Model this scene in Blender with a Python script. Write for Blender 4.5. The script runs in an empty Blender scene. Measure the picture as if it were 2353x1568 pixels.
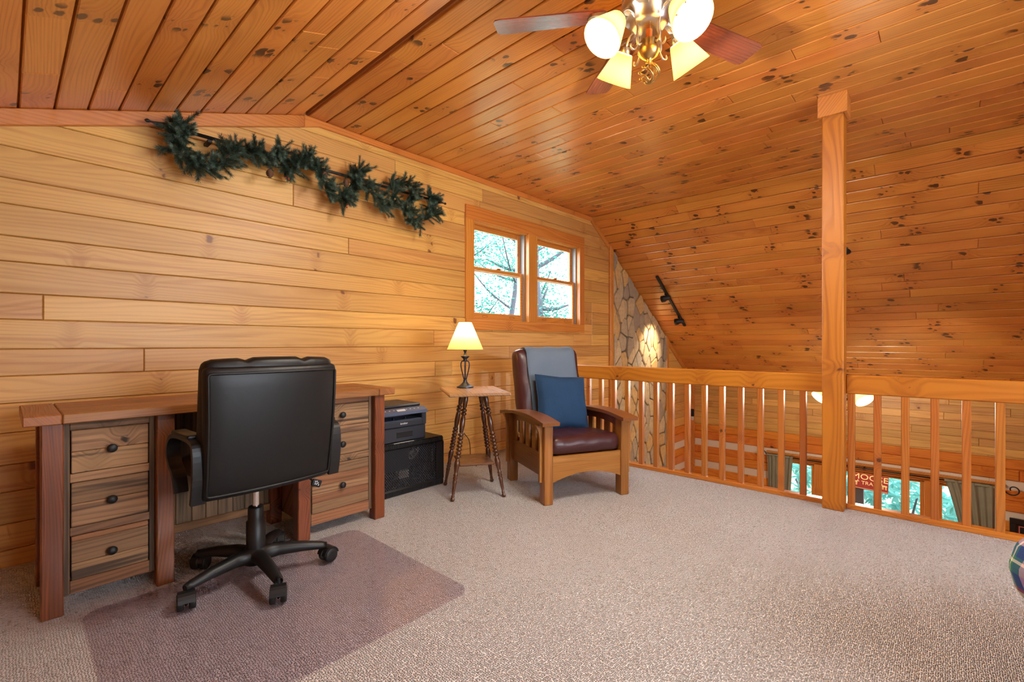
import bpy, bmesh, math, random
from mathutils import Vector, Matrix, noise
random.seed(11)
R = math.radians
scene = bpy.context.scene
COL = scene.collection

# ------------------------------------------------------------------ camera
FPX, CX, HY, EYE = 1079.0, 1176.5, 790.0, 1.08
PSI = math.atan2(CX - 10.0, FPX)
FW = Vector((math.sin(PSI), math.cos(PSI), 0)); RT = Vector((math.cos(PSI), -math.sin(PSI), 0))
cam_data = bpy.data.cameras.new('camera')
cam_data.sensor_width = 36.0
cam_data.lens = 36.0 * FPX / 2353.0
cam_data.shift_y = (HY - 784.0) / 2353.0
cam_data.clip_start = 0.02; cam_data.clip_end = 200
cam = bpy.data.objects.new('camera', cam_data); COL.objects.link(cam)
cam.location = (0, 0, EYE)
cam.rotation_euler = (R(90), 0, -PSI)
scene.camera = cam
def ray(x, y): return FW + RT * ((x - CX) / FPX) + Vector((0, 0, (HY - y) / FPX))
def onY(x, y, Y): d = ray(x, y); return Vector((0, 0, EYE)) + d * (Y / d.y)
def onX(x, y, X): d = ray(x, y); return Vector((0, 0, EYE)) + d * (X / d.x)
def onZ(x, y, z): d = ray(x, y); return Vector((0, 0, EYE)) + d * ((z - EYE) / d.z)

# ------------------------------------------------------------------ world, large lights, exposure
scene.view_settings.view_transform = 'Standard'
scene.view_settings.look = 'None'
scene.view_settings.gamma = 1.0
scene.view_settings.use_curve_mapping = False
scene.view_settings.exposure = 0.5
scene.cycles.use_denoising = True
scene.cycles.use_adaptive_sampling = True
scene.cycles.adaptive_threshold = 0.07
scene.cycles.adaptive_min_samples = 16
scene.cycles.max_bounces = 6
scene.cycles.diffuse_bounces = 3
scene.cycles.glossy_bounces = 3
scene.cycles.transmission_bounces = 6
scene.cycles.transparent_max_bounces = 14
world = bpy.data.worlds.new('overcast_sky'); scene.world = world
world.use_nodes = True
bg = world.node_tree.nodes['Background']
bg.inputs[0].default_value = (0.80, 0.90, 1.0, 1)
bg.inputs[1].default_value = 11.0
def area_light(name, loc, rot, sx, sy, power, colour):
    l = bpy.data.lights.new(name, 'AREA'); l.shape = 'RECTANGLE'; l.size = sx; l.size_y = sy
    l.energy = power; l.color = colour
    o = bpy.data.objects.new(name, l); COL.objects.link(o); o.location = loc; o.rotation_euler = rot
    return o
# cool daylight from the loft window behind the camera (it whitens the printer, cabinet and carpet)
area_light('window_rear_offscreen', (1.6, -2.22, 1.45), (R(-90), 0, 0), 2.3, 1.2, 95, (0.76, 0.88, 1.0))

# ------------------------------------------------------------------ helpers
def s(r, g, b):
    f = lambda c: c / 12.92 if c <= 0.04045 else ((c + 0.055) / 1.055) ** 2.4
    return (f(r / 255), f(g / 255), f(b / 255), 1)

class MB:
    """collects geometry for one mesh object"""
    def __init__(self): self.v = []; self.f = []; self.sm = []
    def add(self, vs, fs, smooth=False, M=None):
        o = len(self.v)
        self.v += [tuple((M @ Vector(p)) if M else p) for p in vs]
        self.f += [tuple(i + o for i in q) for q in fs]; self.sm += [smooth] * len(fs)
        return self
    def box(self, x0, y0, z0, x1, y1, z1, b=0.0, M=None):
        if b <= 0:
            vs = [(x, y, z) for z in (z0, z1) for y in (y0, y1) for x in (x0, x1)]
            return self.add(vs, [(0,2,3,1),(4,5,7,6),(0,1,5,4),(2,6,7,3),(0,4,6,2),(1,3,7,5)], False, M)
        b = min(b, abs(x1-x0)*.49, abs(y1-y0)*.49, abs(z1-z0)*.49)
        lo = (x0, y0, z0); hi = (x1, y1, z1); idx = {}; vs = []
        for cx in (0,1):
            for cy in (0,1):
                for cz in (0,1):
                    c = (cx, cy, cz)
                    for a in range(3):
                        p = []
                        for k in range(3):
                            e = (hi if c[k] else lo)[k]
                            if k != a: e += -b if c[k] else b
                            p.append(e)
                        idx[(c, a)] = len(vs); vs.append(tuple(p))
        fs = []
        cen = Vector(((x0+x1)/2, (y0+y1)/2, (z0+z1)/2))
        def face(ids):
            P = [Vector(vs[i]) for i in ids]
            n = (P[1]-P[0]).cross(P[2]-P[0]); m = sum(P, Vector())/len(P) - cen
            fs.append(tuple(ids) if n.dot(m) > 0 else tuple(reversed(ids)))
        for a in range(3):
            o1, o2 = [k for k in range(3) if k != a]
            for sd in (0,1):
                q = []
                for (u, w) in ((0,0),(1,0),(1,1),(0,1)):
                    c = [0,0,0]; c[a] = sd; c[o1] = u; c[o2] = w; q.append(idx[(tuple(c), a)])
                face(q)
        for a in range(3):
            o1, o2 = [k for k in range(3) if k != a]
            for u in (0,1):
                for w in (0,1):
                    c0 = [0,0,0]; c0[o1] = u; c0[o2] = w; c1 = list(c0); c1[a] = 1
                    face([idx[(tuple(c0), o1)], idx[(tuple(c1), o1)], idx[(tuple(c1), o2)], idx[(tuple(c0), o2)]])
        for cx in (0,1):
            for cy in (0,1):
                for cz in (0,1): face([idx[((cx,cy,cz), a)] for a in range(3)])
        return self.add(vs, fs, False, M)
    def lathe(self, prof, n=24, M=None, smooth=True, cap=True):
        """prof: list of (radius, z)"""
        vs = []; fs = []
        for (r, z) in prof:
            for k in range(n):
                a = 2*math.pi*k/n; vs.append((r*math.cos(a), r*math.sin(a), z))
        for i in range(len(prof)-1):
            for k in range(n):
                k2 = (k+1) % n
                fs.append((i*n+k, i*n+k2, (i+1)*n+k2, (i+1)*n+k))
        self.add(vs, fs, smooth, M)
        if cap:
            e = len(prof)-1
            self.add(vs[:n], [tuple(reversed(range(n)))], False, M)
            self.add(vs[e*n:], [tuple(range(n))], False, M)
        return self
    def tube(self, pts, rad, n=8, M=None, closed=False, cap=True, sq=None):
        """round tube along a path; sq=(w,h) makes a flat strip with rectangular section"""
        P = [Vector(p) for p in pts]; m = len(P)
        rad = rad if isinstance(rad, (list, tuple)) else [rad]*m
        T = []
        for i in range(m):
            a = P[(i-1) % m] if (closed or i > 0) else P[i]
            b = P[(i+1) % m] if (closed or i < m-1) else P[i]
            T.append((b-a).normalized())
        up = Vector((0,0,1)) if abs(T[0].z) < .9 else Vector((1,0,0))
        N = (up - T[0]*up.dot(T[0])).normalized(); vs = []
        for i in range(m):
            N = (N - T[i]*N.dot(T[i])).normalized(); Bn = T[i].cross(N)
            for k in range(n):
                a = 2*math.pi*k/n
                vs.append(tuple(P[i] + (N*math.cos(a) + Bn*math.sin(a))*rad[i]))
        fs = []
        for i in range(m if closed else m-1):
            j = (i+1) % m
            for k in range(n):
                k2 = (k+1) % n; fs.append((i*n+k, i*n+k2, j*n+k2, j*n+k))
        if cap and not closed:
            fs.append(tuple(reversed(range(n)))); fs.append(tuple(range((m-1)*n, m*n)))
        return self.add(vs, fs, True, M)
    def strip(self, pts, side, w, h, M=None, ws=None):
        """rectangular bar swept along pts; side = constant sideways direction (width w), thickness h"""
        P = [Vector(p) for p in pts]; S = Vector(side).normalized(); m = len(P); vs = []
        for i in range(m):
            t = (P[min(i+1, m-1)] - P[max(i-1, 0)]).normalized(); nn = S.cross(t).normalized()
            ww = ws[i] if ws else w
            for (a, b) in ((-1,-1),(1,-1),(1,1),(-1,1)):
                vs.append(tuple(P[i] + S*(a*ww/2) + nn*(b*h/2)))
        fs = [(3,2,1,0), tuple(range((m-1)*4, m*4))]
        for i in range(m-1):
            for k in range(4):
                k2 = (k+1) % 4; fs.append((i*4+k, i*4+k2, (i+1)*4+k2, (i+1)*4+k))
        return self.add(vs, fs, False, M)
    def prism(self, poly, w0, w1, ch=0.0, M=None):
        """convex polygon (u,v) extruded w0->w1, chamfered at the w1 side"""
        n = len(poly); P = [Vector(p) for p in poly]
        if ch > 0:
            I = inset(poly, ch)
            if I is None: ch = 0
        vs = [(p.x, p.y, w0) for p in P]
        if ch > 0:
            vs += [(p.x, p.y, w1-ch) for p in P] + [(p[0], p[1], w1) for p in I]; L = 3
        else:
            vs += [(p.x, p.y, w1) for p in P]; L = 2
        fs = [tuple(reversed(range(n))), tuple(range((L-1)*n, L*n))]
        for l in range(L-1):
            for k in range(n):
                k2 = (k+1) % n; fs.append((l*n+k, l*n+k2, (l+1)*n+k2, (l+1)*n+k))
        return self.add(vs, fs, False, M)
    def rbox(self, sx, sy, sz, r, n=(6,6,6), deform=None, M=None):
        """rounded box centred on 0 with an optional deform(Vector)->Vector"""
        h = (sx/2, sy/2, sz/2); key = {}; vs = []; fs = []
        def coords(k, cnt):
            # samples crowd the rounded border
            out = [-h[k], -h[k]+r*.3, -h[k]+r]
            inner = h[k]*2 - 2*r
            for i in range(1, cnt): out.append(-h[k]+r+inner*i/cnt)
            out += [h[k]-r, h[k]-r*.3, h[k]]
            return out
        g = [coords(k, n[k]) for k in range(3)]
        def vid(p):
            kk = tuple(round(c, 6) for c in p)
            if kk in key: return key[kk]
            q = Vector(p); c = Vector([max(-h[i]+r, min(h[i]-r, q[i])) for i in range(3)])
            d = q - c
            if d.length > 1e-9: q = c + d.normalized()*r
            if deform: q = deform(q)
            key[kk] = len(vs); vs.append(tuple(q)); return key[kk]
        for a in range(3):
            b, c = (a+1) % 3, (a+2) % 3
            for sd in (-1, 1):
                for i in range(len(g[b])-1):
                    for j in range(len(g[c])-1):
                        q = []
                        for (di, dj) in ((0,0),(1,0),(1,1),(0,1)):
                            p = [0,0,0]; p[a] = sd*h[a]; p[b] = g[b][i+di]; p[c] = g[c][j+dj]; q.append(vid(p))
                        fs.append(tuple(q) if sd > 0 else tuple(reversed(q)))
        return self.add(vs, fs, True, M)
    def build(self, name, mat, parent=None):
        me = bpy.data.meshes.new(name); me.from_pydata(self.v, [], self.f); me.update()
        me.polygons.foreach_set('use_smooth', self.sm)
        if mat: me.materials.append(mat)
        o = bpy.data.objects.new(name, me); COL.objects.link(o)
        if parent: o.parent = parent
        return o

def area2(p): return sum(p[i][0]*p[(i+1) % len(p)][1] - p[(i+1) % len(p)][0]*p[i][1] for i in range(len(p)))
def clip(poly, a, b, c):
    """keep a*u + b*v <= c"""
    out = []; n = len(poly)
    for i in range(n):
        p, q = poly[i], poly[(i+1) % n]
        dp = a*p[0]+b*p[1]-c; dq = a*q[0]+b*q[1]-c
        if dp <= 0: out.append(p)
        if (dp < 0 < dq) or (dq < 0 < dp):
            t = dp/(dp-dq); out.append((p[0]+t*(q[0]-p[0]), p[1]+t*(q[1]-p[1])))
    r = []
    for p in out:
        if not r or math.hypot(p[0]-r[-1][0], p[1]-r[-1][1]) > 1e-4: r.append(p)
    if len(r) > 1 and math.hypot(r[0][0]-r[-1][0], r[0][1]-r[-1][1]) < 1e-4: r.pop()
    return r
def inset(poly, d):
    """inset a convex ccw polygon vertex by vertex"""
    n = len(poly); out = []
    for i in range(n):
        p0 = Vector(poly[i-1]); p = Vector(poly[i]); p1 = Vector(poly[(i+1) % n])
        e0 = (p-p0).normalized(); e1 = (p1-p).normalized()
        n0 = Vector((-e0.y, e0.x)); n1 = Vector((-e1.y, e1.x))
        k = 1 + n0.dot(n1)
        if k < .05: return None
        q = p + (n0+n1)*(d/k); out.append((q.x, q.y))
    if area2(out) <= 0: return None
    for i in range(n):
        a = Vector(poly[(i+1) % n])-Vector(poly[i]); b = Vector(out[(i+1) % n])-Vector(out[i])
        if a.dot(b) <= 0: return None
    return out
def rect(u0, v0, u1, v1): return [(u0, v0), (u1, v0), (u1, v1), (u0, v1)]

def tag(o, label, cat, group=None, kind=None):
    if label: o['label'] = label
    if cat: o['category'] = cat
    if group: o['group'] = group
    if kind: o['kind'] = kind
    return o
def thing(name, label, cat, loc=(0,0,0), rotz=0, group=None):
    o = bpy.data.objects.new(name, None); COL.objects.link(o)
    o.empty_display_size = .1
    o.location = loc; o.rotation_euler = (0, 0, rotz)
    return tag(o, label, cat, group)
def struct(mb, name, mat, label, cat):
    return tag(mb.build(name, mat), label, cat, None, 'structure')
def dup(o, parent=None):
    c = o.copy(); COL.objects.link(c); c.parent = parent
    for ch in list(o.children): dup(ch, c)
    return c

class Frame:
    """a flat surface: O + u*U + v*V, W towards the room"""
    def __init__(self, O, U, V):
        self.O = Vector(O); self.U = Vector(U).normalized(); self.V = Vector(V).normalized(); self.W = self.U.cross(self.V)
    def mat(self, u, v, w=0):
        t = self.O + self.U*u + self.V*v + self.W*w
        return Matrix(((self.U.x, self.V.x, self.W.x, t.x), (self.U.y, self.V.y, self.W.y, t.y),
                       (self.U.z, self.V.z, self.W.z, t.z), (0,0,0,1)))
def board(fr, poly, th, ch, mat, parent, name='plank', lift=0.0, gap=0.001):
    """one separate board lying on a frame; its own X runs along the grain"""
    poly = inset(poly, gap) if gap else poly
    if not poly or area2(poly) < 2e-4: return None
    cu = sum(p[0] for p in poly)/len(poly); cv = sum(p[1] for p in poly)/len(poly)
    mb = MB(); mb.prism([(p[0]-cu, p[1]-cv) for p in poly], 0, th, ch)
    o = mb.build(name, mat, parent); o.matrix_basis = fr.mat(cu, cv, lift)
    return o
def subtract(poly, r):
    """convex polygon minus the rectangle r -> convex pieces"""
    u0, v0, u1, v1 = r; out = []
    if max(p[0] for p in poly) <= u0 or min(p[0] for p in poly) >= u1 or max(p[1] for p in poly) <= v0 or min(p[1] for p in poly) >= v1:
        return [poly]
    for (a, b, c) in ((1,0,u0), (-1,0,-u1)):
        q = clip(poly, a, b, c)
        if len(q) > 2: out.append(q)
    mid = clip(clip(poly, -1, 0, -u0), 1, 0, u1)
    for (a, b, c) in ((0,1,v0), (0,-1,-v1)):
        if len(mid) > 2:
            q = clip(mid, a, b, c)
            if len(q) > 2: out.append(q)
    return out

# ------------------------------------------------------------------ materials
class NT:
    def __init__(self, tree): self.t = tree
    def n(self, typ, **kw):
        x = self.t.nodes.new(typ)
        for k, v in kw.items(): setattr(x, k, v)
        return x
    def put(self, sock, val):
        if hasattr(val, 'is_output') or isinstance(val, bpy.types.NodeSocket): self.t.links.new(val, sock)
        else: sock.default_value = val
    def m(self, op, a, b=None, c=None, clamp=False):
        x = self.n('ShaderNodeMath', operation=op); x.use_clamp = clamp
        self.put(x.inputs[0], a)
        if b is not None: self.put(x.inputs[1], b)
        if c is not None: self.put(x.inputs[2], c)
        return x.outputs[0]
    def vm(self, op, a, b):
        x = self.n('ShaderNodeVectorMath', operation=op); self.put(x.inputs[0], a); self.put(x.inputs[1], b); return x.outputs[0]
    def mix(self, f, a, b, mode='MIX'):
        x = self.n('ShaderNodeMix', data_type='RGBA', blend_type=mode)
        self.put(x.inputs[0], f); self.put(x.inputs[6], a); self.put(x.inputs[7], b); return x.outputs[2]
    def noise(self, vec, scale, detail=2.0, rough=.5):
        x = self.n('ShaderNodeTexNoise'); self.put(x.inputs['Vector'], vec)
        x.inputs['Scale'].default_value = scale; x.inputs['Detail'].default_value = detail; x.inputs['Roughness'].default_value = rough
        return x.outputs[0]
    def ramp(self, v, lo, hi, a=0.0, b=1.0):
        x = self.n('ShaderNodeMapRange', interpolation_type='SMOOTHSTEP')
        self.put(x.inputs[0], v); x.inputs[1].default_value = lo; x.inputs[2].default_value = hi
        x.inputs[3].default_value = a; x.inputs[4].default_value = b
        return x.outputs[0]
    def bump(self, h, strength, dist):
        x = self.n('ShaderNodeBump'); self.put(x.inputs['Height'], h); x.inputs['Strength'].default_value = strength; x.inputs['Distance'].default_value = dist
        return x.outputs[0]
def new_mat(name):
    m = bpy.data.materials.new(name); m.use_nodes = True
    return m, NT(m.node_tree), m.node_tree.nodes['Principled BSDF']
def plain(name, col, rough=.5, metal=0.0, bump=None, coat=0.0, var=0.0, spec=None):
    m, t, p = new_mat(name)
    p.inputs['Base Color'].default_value = col; p.inputs['Roughness'].default_value = rough; p.inputs['Metallic'].default_value = metal
    if spec is not None: p.inputs['Specular IOR Level'].default_value = spec
    if coat: p.inputs['Coat Weight'].default_value = coat; p.inputs['Coat Roughness'].default_value = .15
    tc = t.n('ShaderNodeTexCoord').outputs['Object']
    if bump:
        sc, st, di = bump
        p_n = t.bump(t.noise(tc, sc, 3), st, di); t.put(p.inputs['Normal'], p_n)
    if var:
        f = t.noise(tc, 9.0, 3)
        t.put(p.inputs['Base Color'], t.mix(f, tuple(c*(1-var) for c in col[:3])+(1,), tuple(min(1, c*(1+var)) for c in col[:3])+(1,)))
    return m

def wood(name, light, dark, knot=None, axis='X', rough=.38, coat=0.0, ringf=55.0, warp=.16, whorl=0.0, kscale=17.0, var=.25, fine=.35, ring=.5, sat=0.0, blue=.78, streak=None, bump=.25, knotr=.36, wide=.055):
    """pine style wood; whorl = knot groups per metre along the grain"""
    m, t, p = new_mat(name)
    light = (light[0], light[1], light[2]*blue, 1); dark = (dark[0], dark[1], dark[2]*blue*.94, 1)
    tc = t.n('ShaderNodeTexCoord').outputs['Object']
    rnd = t.n('ShaderNodeObjectInfo').outputs['Random']
    sep = t.n('ShaderNodeSeparateXYZ'); t.put(sep.inputs[0], tc)
    x, y, z = sep.outputs
    if axis == 'Y': x, y = y, x
    if axis == 'Z': x, z = z, x
    x = t.m('ADD', x, t.m('MULTIPLY', rnd, 83.0))
    y2 = t.m('ADD', t.m('ADD', y, t.m('MULTIPLY', z, .8)), t.m('MULTIPLY', rnd, 11.3))
    def vec(a, b, c=0.0):
        k = t.n('ShaderNodeCombineXYZ'); t.put(k.inputs[0], a); t.put(k.inputs[1], b); t.put(k.inputs[2], c); return k.outputs[0]
    region = None; knots = None
    if whorl > 0:
        vo = t.n('ShaderNodeTexVoronoi', voronoi_dimensions='1D'); vo.inputs['Scale'].default_value = 1.0
        t.put(vo.inputs['W'], t.m('MULTIPLY', t.m('ADD', x, t.m('MULTIPLY', t.noise(vec(x, y2), 6.0, 1), .05)), whorl))
        dx = t.m('DIVIDE', vo.outputs['Distance'], whorl)
        sc = t.n('ShaderNodeSeparateColor'); t.put(sc.inputs[0], vo.outputs['Color'])
        keep = t.m('GREATER_THAN', sc.outputs[0], .2)
        region = t.m('MULTIPLY', t.ramp(dx, wide*.35, wide, 1, 0), keep)
        halo = t.m('MULTIPLY', t.ramp(dx, 0, wide*2.2, 1, 0), keep)
        wob = t.n('ShaderNodeTexNoise'); t.put(wob.inputs[0], vec(x, y2)); wob.inputs['Scale'].default_value = 34; wob.inputs['Detail'].default_value = 2
        vk = t.n('ShaderNodeTexVoronoi', voronoi_dimensions='2D'); vk.inputs['Scale'].default_value = kscale
        t.put(vk.inputs['Vector'], t.vm('ADD', vec(t.m('MULTIPLY', t.m('ADD', x, t.m('MULTIPLY', y2, .35)), .75), y2), t.vm('MULTIPLY', wob.outputs[1], (.016,.016,0))))
        s2 = t.n('ShaderNodeSeparateColor'); t.put(s2.inputs[0], vk.outputs['Color'])
        rr = t.m('MULTIPLY_ADD', t.m('POWER', s2.outputs[1], 2.0), knotr*1.15, knotr*.28)
        kd = t.m('SUBTRACT', vk.outputs['Distance'], rr)
        edge = t.ramp(kd, -.10, .03, 1, 0)
        knots = t.m('MULTIPLY', t.m('MULTIPLY', edge, region), t.m('GREATER_THAN', s2.outputs[0], .3))
    n1 = t.noise(vec(t.m('MULTIPLY', x, .7), t.m('MULTIPLY', y2, 5.0)), 1.0, 1)
    yw = t.m('ADD', y2, t.m('MULTIPLY', n1, warp))
    if whorl > 0: yw = t.m('ADD', yw, t.m('MULTIPLY', halo, t.m('MULTIPLY', t.noise(vec(t.m('MULTIPLY', x, 12.0), t.m('MULTIPLY', y2, 14.0)), 1.0, 1), .07)))
    rg = t.m('MULTIPLY_ADD', t.m('SINE', t.m('MULTIPLY', yw, ringf*6.283)), .5, .5)
    rg = t.m('POWER', rg, 1.6)
    fg = t.noise(vec(t.m('MULTIPLY', x, 3.0), t.m('MULTIPLY', yw, 130.0)), 1.0, 2, .6)
    lo = t.noise(vec(t.m('MULTIPLY', x, 1.3), t.m('MULTIPLY', y2, 9.0), rnd), 1.0, 2)
    f = t.m('ADD', t.m('MULTIPLY', rg, ring), t.m('MULTIPLY', t.m('SUBTRACT', fg, .5), fine*2.2))
    f = t.m('ADD', f, t.m('MULTIPLY', t.m('SUBTRACT', lo, .5), 1.1), clamp=True)
    col = t.mix(f, light, dark)
    if streak:
        st = t.ramp(t.noise(vec(t.m('MULTIPLY', x, .9), t.m('MULTIPLY', y2, 26.0)), 1.0, 2, .65), .53, .68)
        col = t.mix(t.m('MULTIPLY', st, streak[1]), col, streak[0])
    r2 = t.m('FRACT', t.m('MULTIPLY', rnd, 7.31))
    b = t.m('MULTIPLY_ADD', r2, var, 1 - var/2)
    hsv = t.n('ShaderNodeHueSaturation'); t.put(hsv.inputs['Color'], col); t.put(hsv.inputs['Value'], b)
    t.put(hsv.inputs['Hue'], t.m('MULTIPLY_ADD', t.m('FRACT', t.m('MULTIPLY', rnd, 3.77)), .012, .494))
    hsv.inputs['Saturation'].default_value = 1 + sat
    col = hsv.outputs[0]
    if whorl > 0:
        col = t.mix(t.m('MULTIPLY', halo, .22), col, dark, 'MULTIPLY')
        col = t.mix(t.m('MULTIPLY', knots, .9), col, knot)
    t.put(p.inputs['Base Color'], col)
    p.inputs['Roughness'].default_value = rough
    t.put(p.inputs['Roughness'], t.m('MULTIPLY_ADD', fg, .2, rough - .1))
    if coat: p.inputs['Coat Weight'].default_value = coat; p.inputs['Coat Roughness'].default_value = .22
    if bump > .5: t.put(p.inputs['Normal'], t.bump(fg, bump, .0012))
    return m

KN = s(58, 24, 12)
M = {}
M['gable'] = wood('poplar_wall_boards', s(214,162,96), s(180,124,62), s(110,62,30), rough=.42, blue=.84, ringf=38, warp=.3, whorl=.55, kscale=13, var=.34, ring=.4, fine=.3, knotr=.26, wide=.03, streak=(s(170,106,50), .45))
M['ceil'] = wood('knotty_pine_ceiling', s(214,138,68), s(170,88,34), KN, rough=.36, coat=.6, ringf=52, warp=.25, whorl=1.7, kscale=19, var=.24, ring=.38, fine=.45, knotr=.42, wide=.075)
M['trim'] = wood('pine_trim', s(206,132,64), s(172,94,38), s(110,50,22), rough=.36, coat=.2, ringf=45, warp=.2, whorl=.8, kscale=16, var=.16, knotr=.25, wide=.03)
M['trimY'] = M['trim']
M['trimZ'] = wood('pine_trim_upright', s(206,132,64), s(172,94,38), s(110,50,22), axis='Z', rough=.36, coat=.2, ringf=45, warp=.2, whorl=.8, kscale=16, var=.16, knotr=.25, wide=.03)
M['rail'] = wood('oiled_pine_rail', s(198,120,42), s(164,86,24), s(92,38,14), axis='Y', rough=.36, coat=.25, ringf=38, warp=.25, whorl=1.3, kscale=20, var=.12, knotr=.22, wide=.05)
M['baluster'] = wood('oiled_pine_baluster', s(188,112,48), s(148,78,28), s(84,38,16), axis='Z', rough=.38, coat=.2, ringf=70, warp=.2, whorl=.9, kscale=24, var=.16, knotr=.25, wide=.03)
M['post'] = wood('oiled_pine_post', s(192,116,38), s(148,76,18), s(84,36,14), axis='Z', rough=.5, coat=.0, blue=.55, ringf=30, warp=.3, whorl=1.1, kscale=15, var=.05, knotr=.26, wide=.03)
M['log'] = wood('orange_log_siding', s(216,128,52), s(188,92,30), KN, rough=.35, coat=.25, ringf=26, warp=.4, whorl=1.0, kscale=11, var=.12, knotr=.34, wide=.05)
M['desk_top'] = wood('red_stained_desk_top', s(158,100,54), s(90,52,27), s(50,20,10), blue=.85, rough=.42, ringf=70, warp=.3, whorl=.9, kscale=15, var=.2, ring=.35, fine=.8, knotr=.22, wide=.03)
M['desk_end'] = wood('red_stained_desk_end', s(164,104,56), s(96,54,28), s(50,20,10), blue=.85, axis='Y', rough=.42, ringf=70, warp=.3, var=.12, ring=.35, fine=.8)
M['desk_leg'] = wood('red_stained_desk_leg', s(136,74,40), s(66,33,17), s(36,12,7), blue=.85, axis='Z', rough=.36, ringf=80, warp=.3, whorl=.8, kscale=14, var=.14, ring=.4, fine=.8, knotr=.22, wide=.03, streak=(s(104,62,40), .5))
M['barn'] = wood('weathered_barn_boards', s(158,118,82), s(80,56,40), s(30,20,12), blue=1.0, rough=.75, ringf=60, warp=.12, whorl=.9, kscale=22, var=.55, fine=.7, ring=.35, knotr=.22, wide=.03, streak=(s(62,46,36), .9), bump=.7)
M['barnZ'] = wood('weathered_barn_boards_upright', s(124,96,70), s(68,50,36), s(40,26,16), blue=1.0, axis='Z', rough=.75, ringf=60, warp=.12, var=.55, fine=.7, ring=.35, streak=(s(60,46,36), .75), bump=.7)
M['barnrust'] = wood('rusty_barn_boards', s(150,102,66), s(88,56,34), s(40,26,16), blue=1.0, rough=.75, ringf=60, warp=.12, var=.3, fine=.7, ring=.35, streak=(s(84,58,42), .6), bump=.7)
M['oak'] = wood('quartered_oak', s(164,104,46), s(112,64,24), rough=.34, coat=.2, ringf=110, warp=.1, var=.08, fine=.6, ring=.25, streak=(s(196,140,76), .4))
M['oakZ'] = wood('quartered_oak_upright', s(156,98,42), s(106,60,22), axis='Z', rough=.34, coat=.2, ringf=110, warp=.1, var=.08, fine=.6, ring=.25, streak=(s(196,140,76), .4))
M['oakY'] = wood('quartered_oak_lengthwise', s(134,80,38), s(92,50,22), axis='Y', rough=.34, coat=.3, ringf=90, warp=.1, var=.08, fine=.6, ring=.25)
M['walnut'] = wood('dark_turned_walnut', s(92,52,30), s(58,30,16), axis='Z', rough=.28, coat=.4, ringf=60, warp=.1, var=.1)
M['walnut_top'] = wood('worn_walnut_top', s(168,126,88), s(120,78,48), axis='Y', rough=.3, coat=.4, ringf=40, warp=.2, var=.05)
M['walnut_shelf'] = wood('walnut_shelf', s(116,68,38), s(78,42,22), rough=.28, coat=.4, ringf=40, warp=.2, var=.05)
M['blade'] = wood('mahogany_blade', s(128,62,48), s(84,32,26), rough=.28, coat=.4, ringf=60, warp=.12, var=.05)
M['spindle'] = wood('fan_spindle_wood', s(178,92,44), s(140,64,28), axis='Z', rough=.3, var=.0)
M['black_leather'] = plain('black_leather', s(15,14,14), .44, bump=(38, .12, .004), spec=.42)
M['black_plastic'] = plain('black_plastic', s(20,20,21), .45, bump=(400, .1, .0005))
M['rubber'] = plain('caster_rubber', s(14,14,15), .55)
M['chrome'] = plain('chrome', (.75,.75,.76,1), .16, 1.0)
M['nickel'] = plain('brushed_nickel', (.66,.63,.60,1), .3, 1.0)
M['brass'] = plain('antique_brass', (.62,.42,.16,1), .32, 1.0)
M['iron'] = plain('black_iron', s(22,22,24), .5)
M['gunmetal'] = plain('gunmetal_lamp', s(62,66,78), .35, .7)
M['burgundy'] = plain('burgundy_leather', s(66,30,30), .34, bump=(9, .35, .012), spec=.5)
M['throw'] = plain('slate_blue_fleece', s(100,114,130), .95, bump=(320, .25, .001), var=.08)
M['pillow'] = plain('navy_cotton', s(22,58,92), .9, bump=(60, .35, .003), var=.15)
M['printer'] = plain('dark_printer_plastic', s(46,48,56), .45, bump=(500, .1, .0004))
M['printer_panel'] = plain('printer_panel_plastic', s(76,86,108), .4)
M['rack_black'] = plain('rack_black_steel', s(18,18,20), .4)
M['white_print'] = plain('white_print', s(225,225,228), .5)
M['grey_print'] = plain('grey_label', s(190,190,190), .5)
M['white_plastic'] = plain('ivory_plastic', s(220,212,196), .45)
M['mortar'] = plain('stone_mortar', s(104,98,90), .95, bump=(60, .6, .008))
M['chink'] = plain('pale_chinking', s(214,196,172), .9, bump=(30, .3, .003))
M['chinkbk'] = M['chink']
M['plaster'] = plain('backing_boards', s(186,120,64), .7)
M['curtain'] = plain('sage_curtain', s(134,128,104), .95, bump=(260, .2, .001), var=.1)
M['sign_red'] = plain('sign_dark_red', s(124,34,30), .6)
M['sign_cream'] = plain('sign_cream', s(232,206,150), .6)
M['frame_black'] = plain('frame_black', s(26,22,20), .4)
M['mat_cream'] = plain('picture_cream', s(214,204,160), .8)
M['mat_red'] = plain('picture_red', s(190,110,100), .8)
M['cone'] = plain('pine_cone_brown', s(92,58,34), .8)
M['berry'] = plain('red_berry', s(150,20,24), .35)
M['bark'] = plain('tree_bark', s(56,58,66), .9, bump=(20, .6, .02))
M['soil'] = plain('forest_ground', s(88,104,70), .95, bump=(3, .5, .05))
M['porch_post'] = plain('dark_porch_post', s(52,50,54), .7)
M['vinyl'] = plain('window_screen_track', s(150,146,140), .5)

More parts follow.
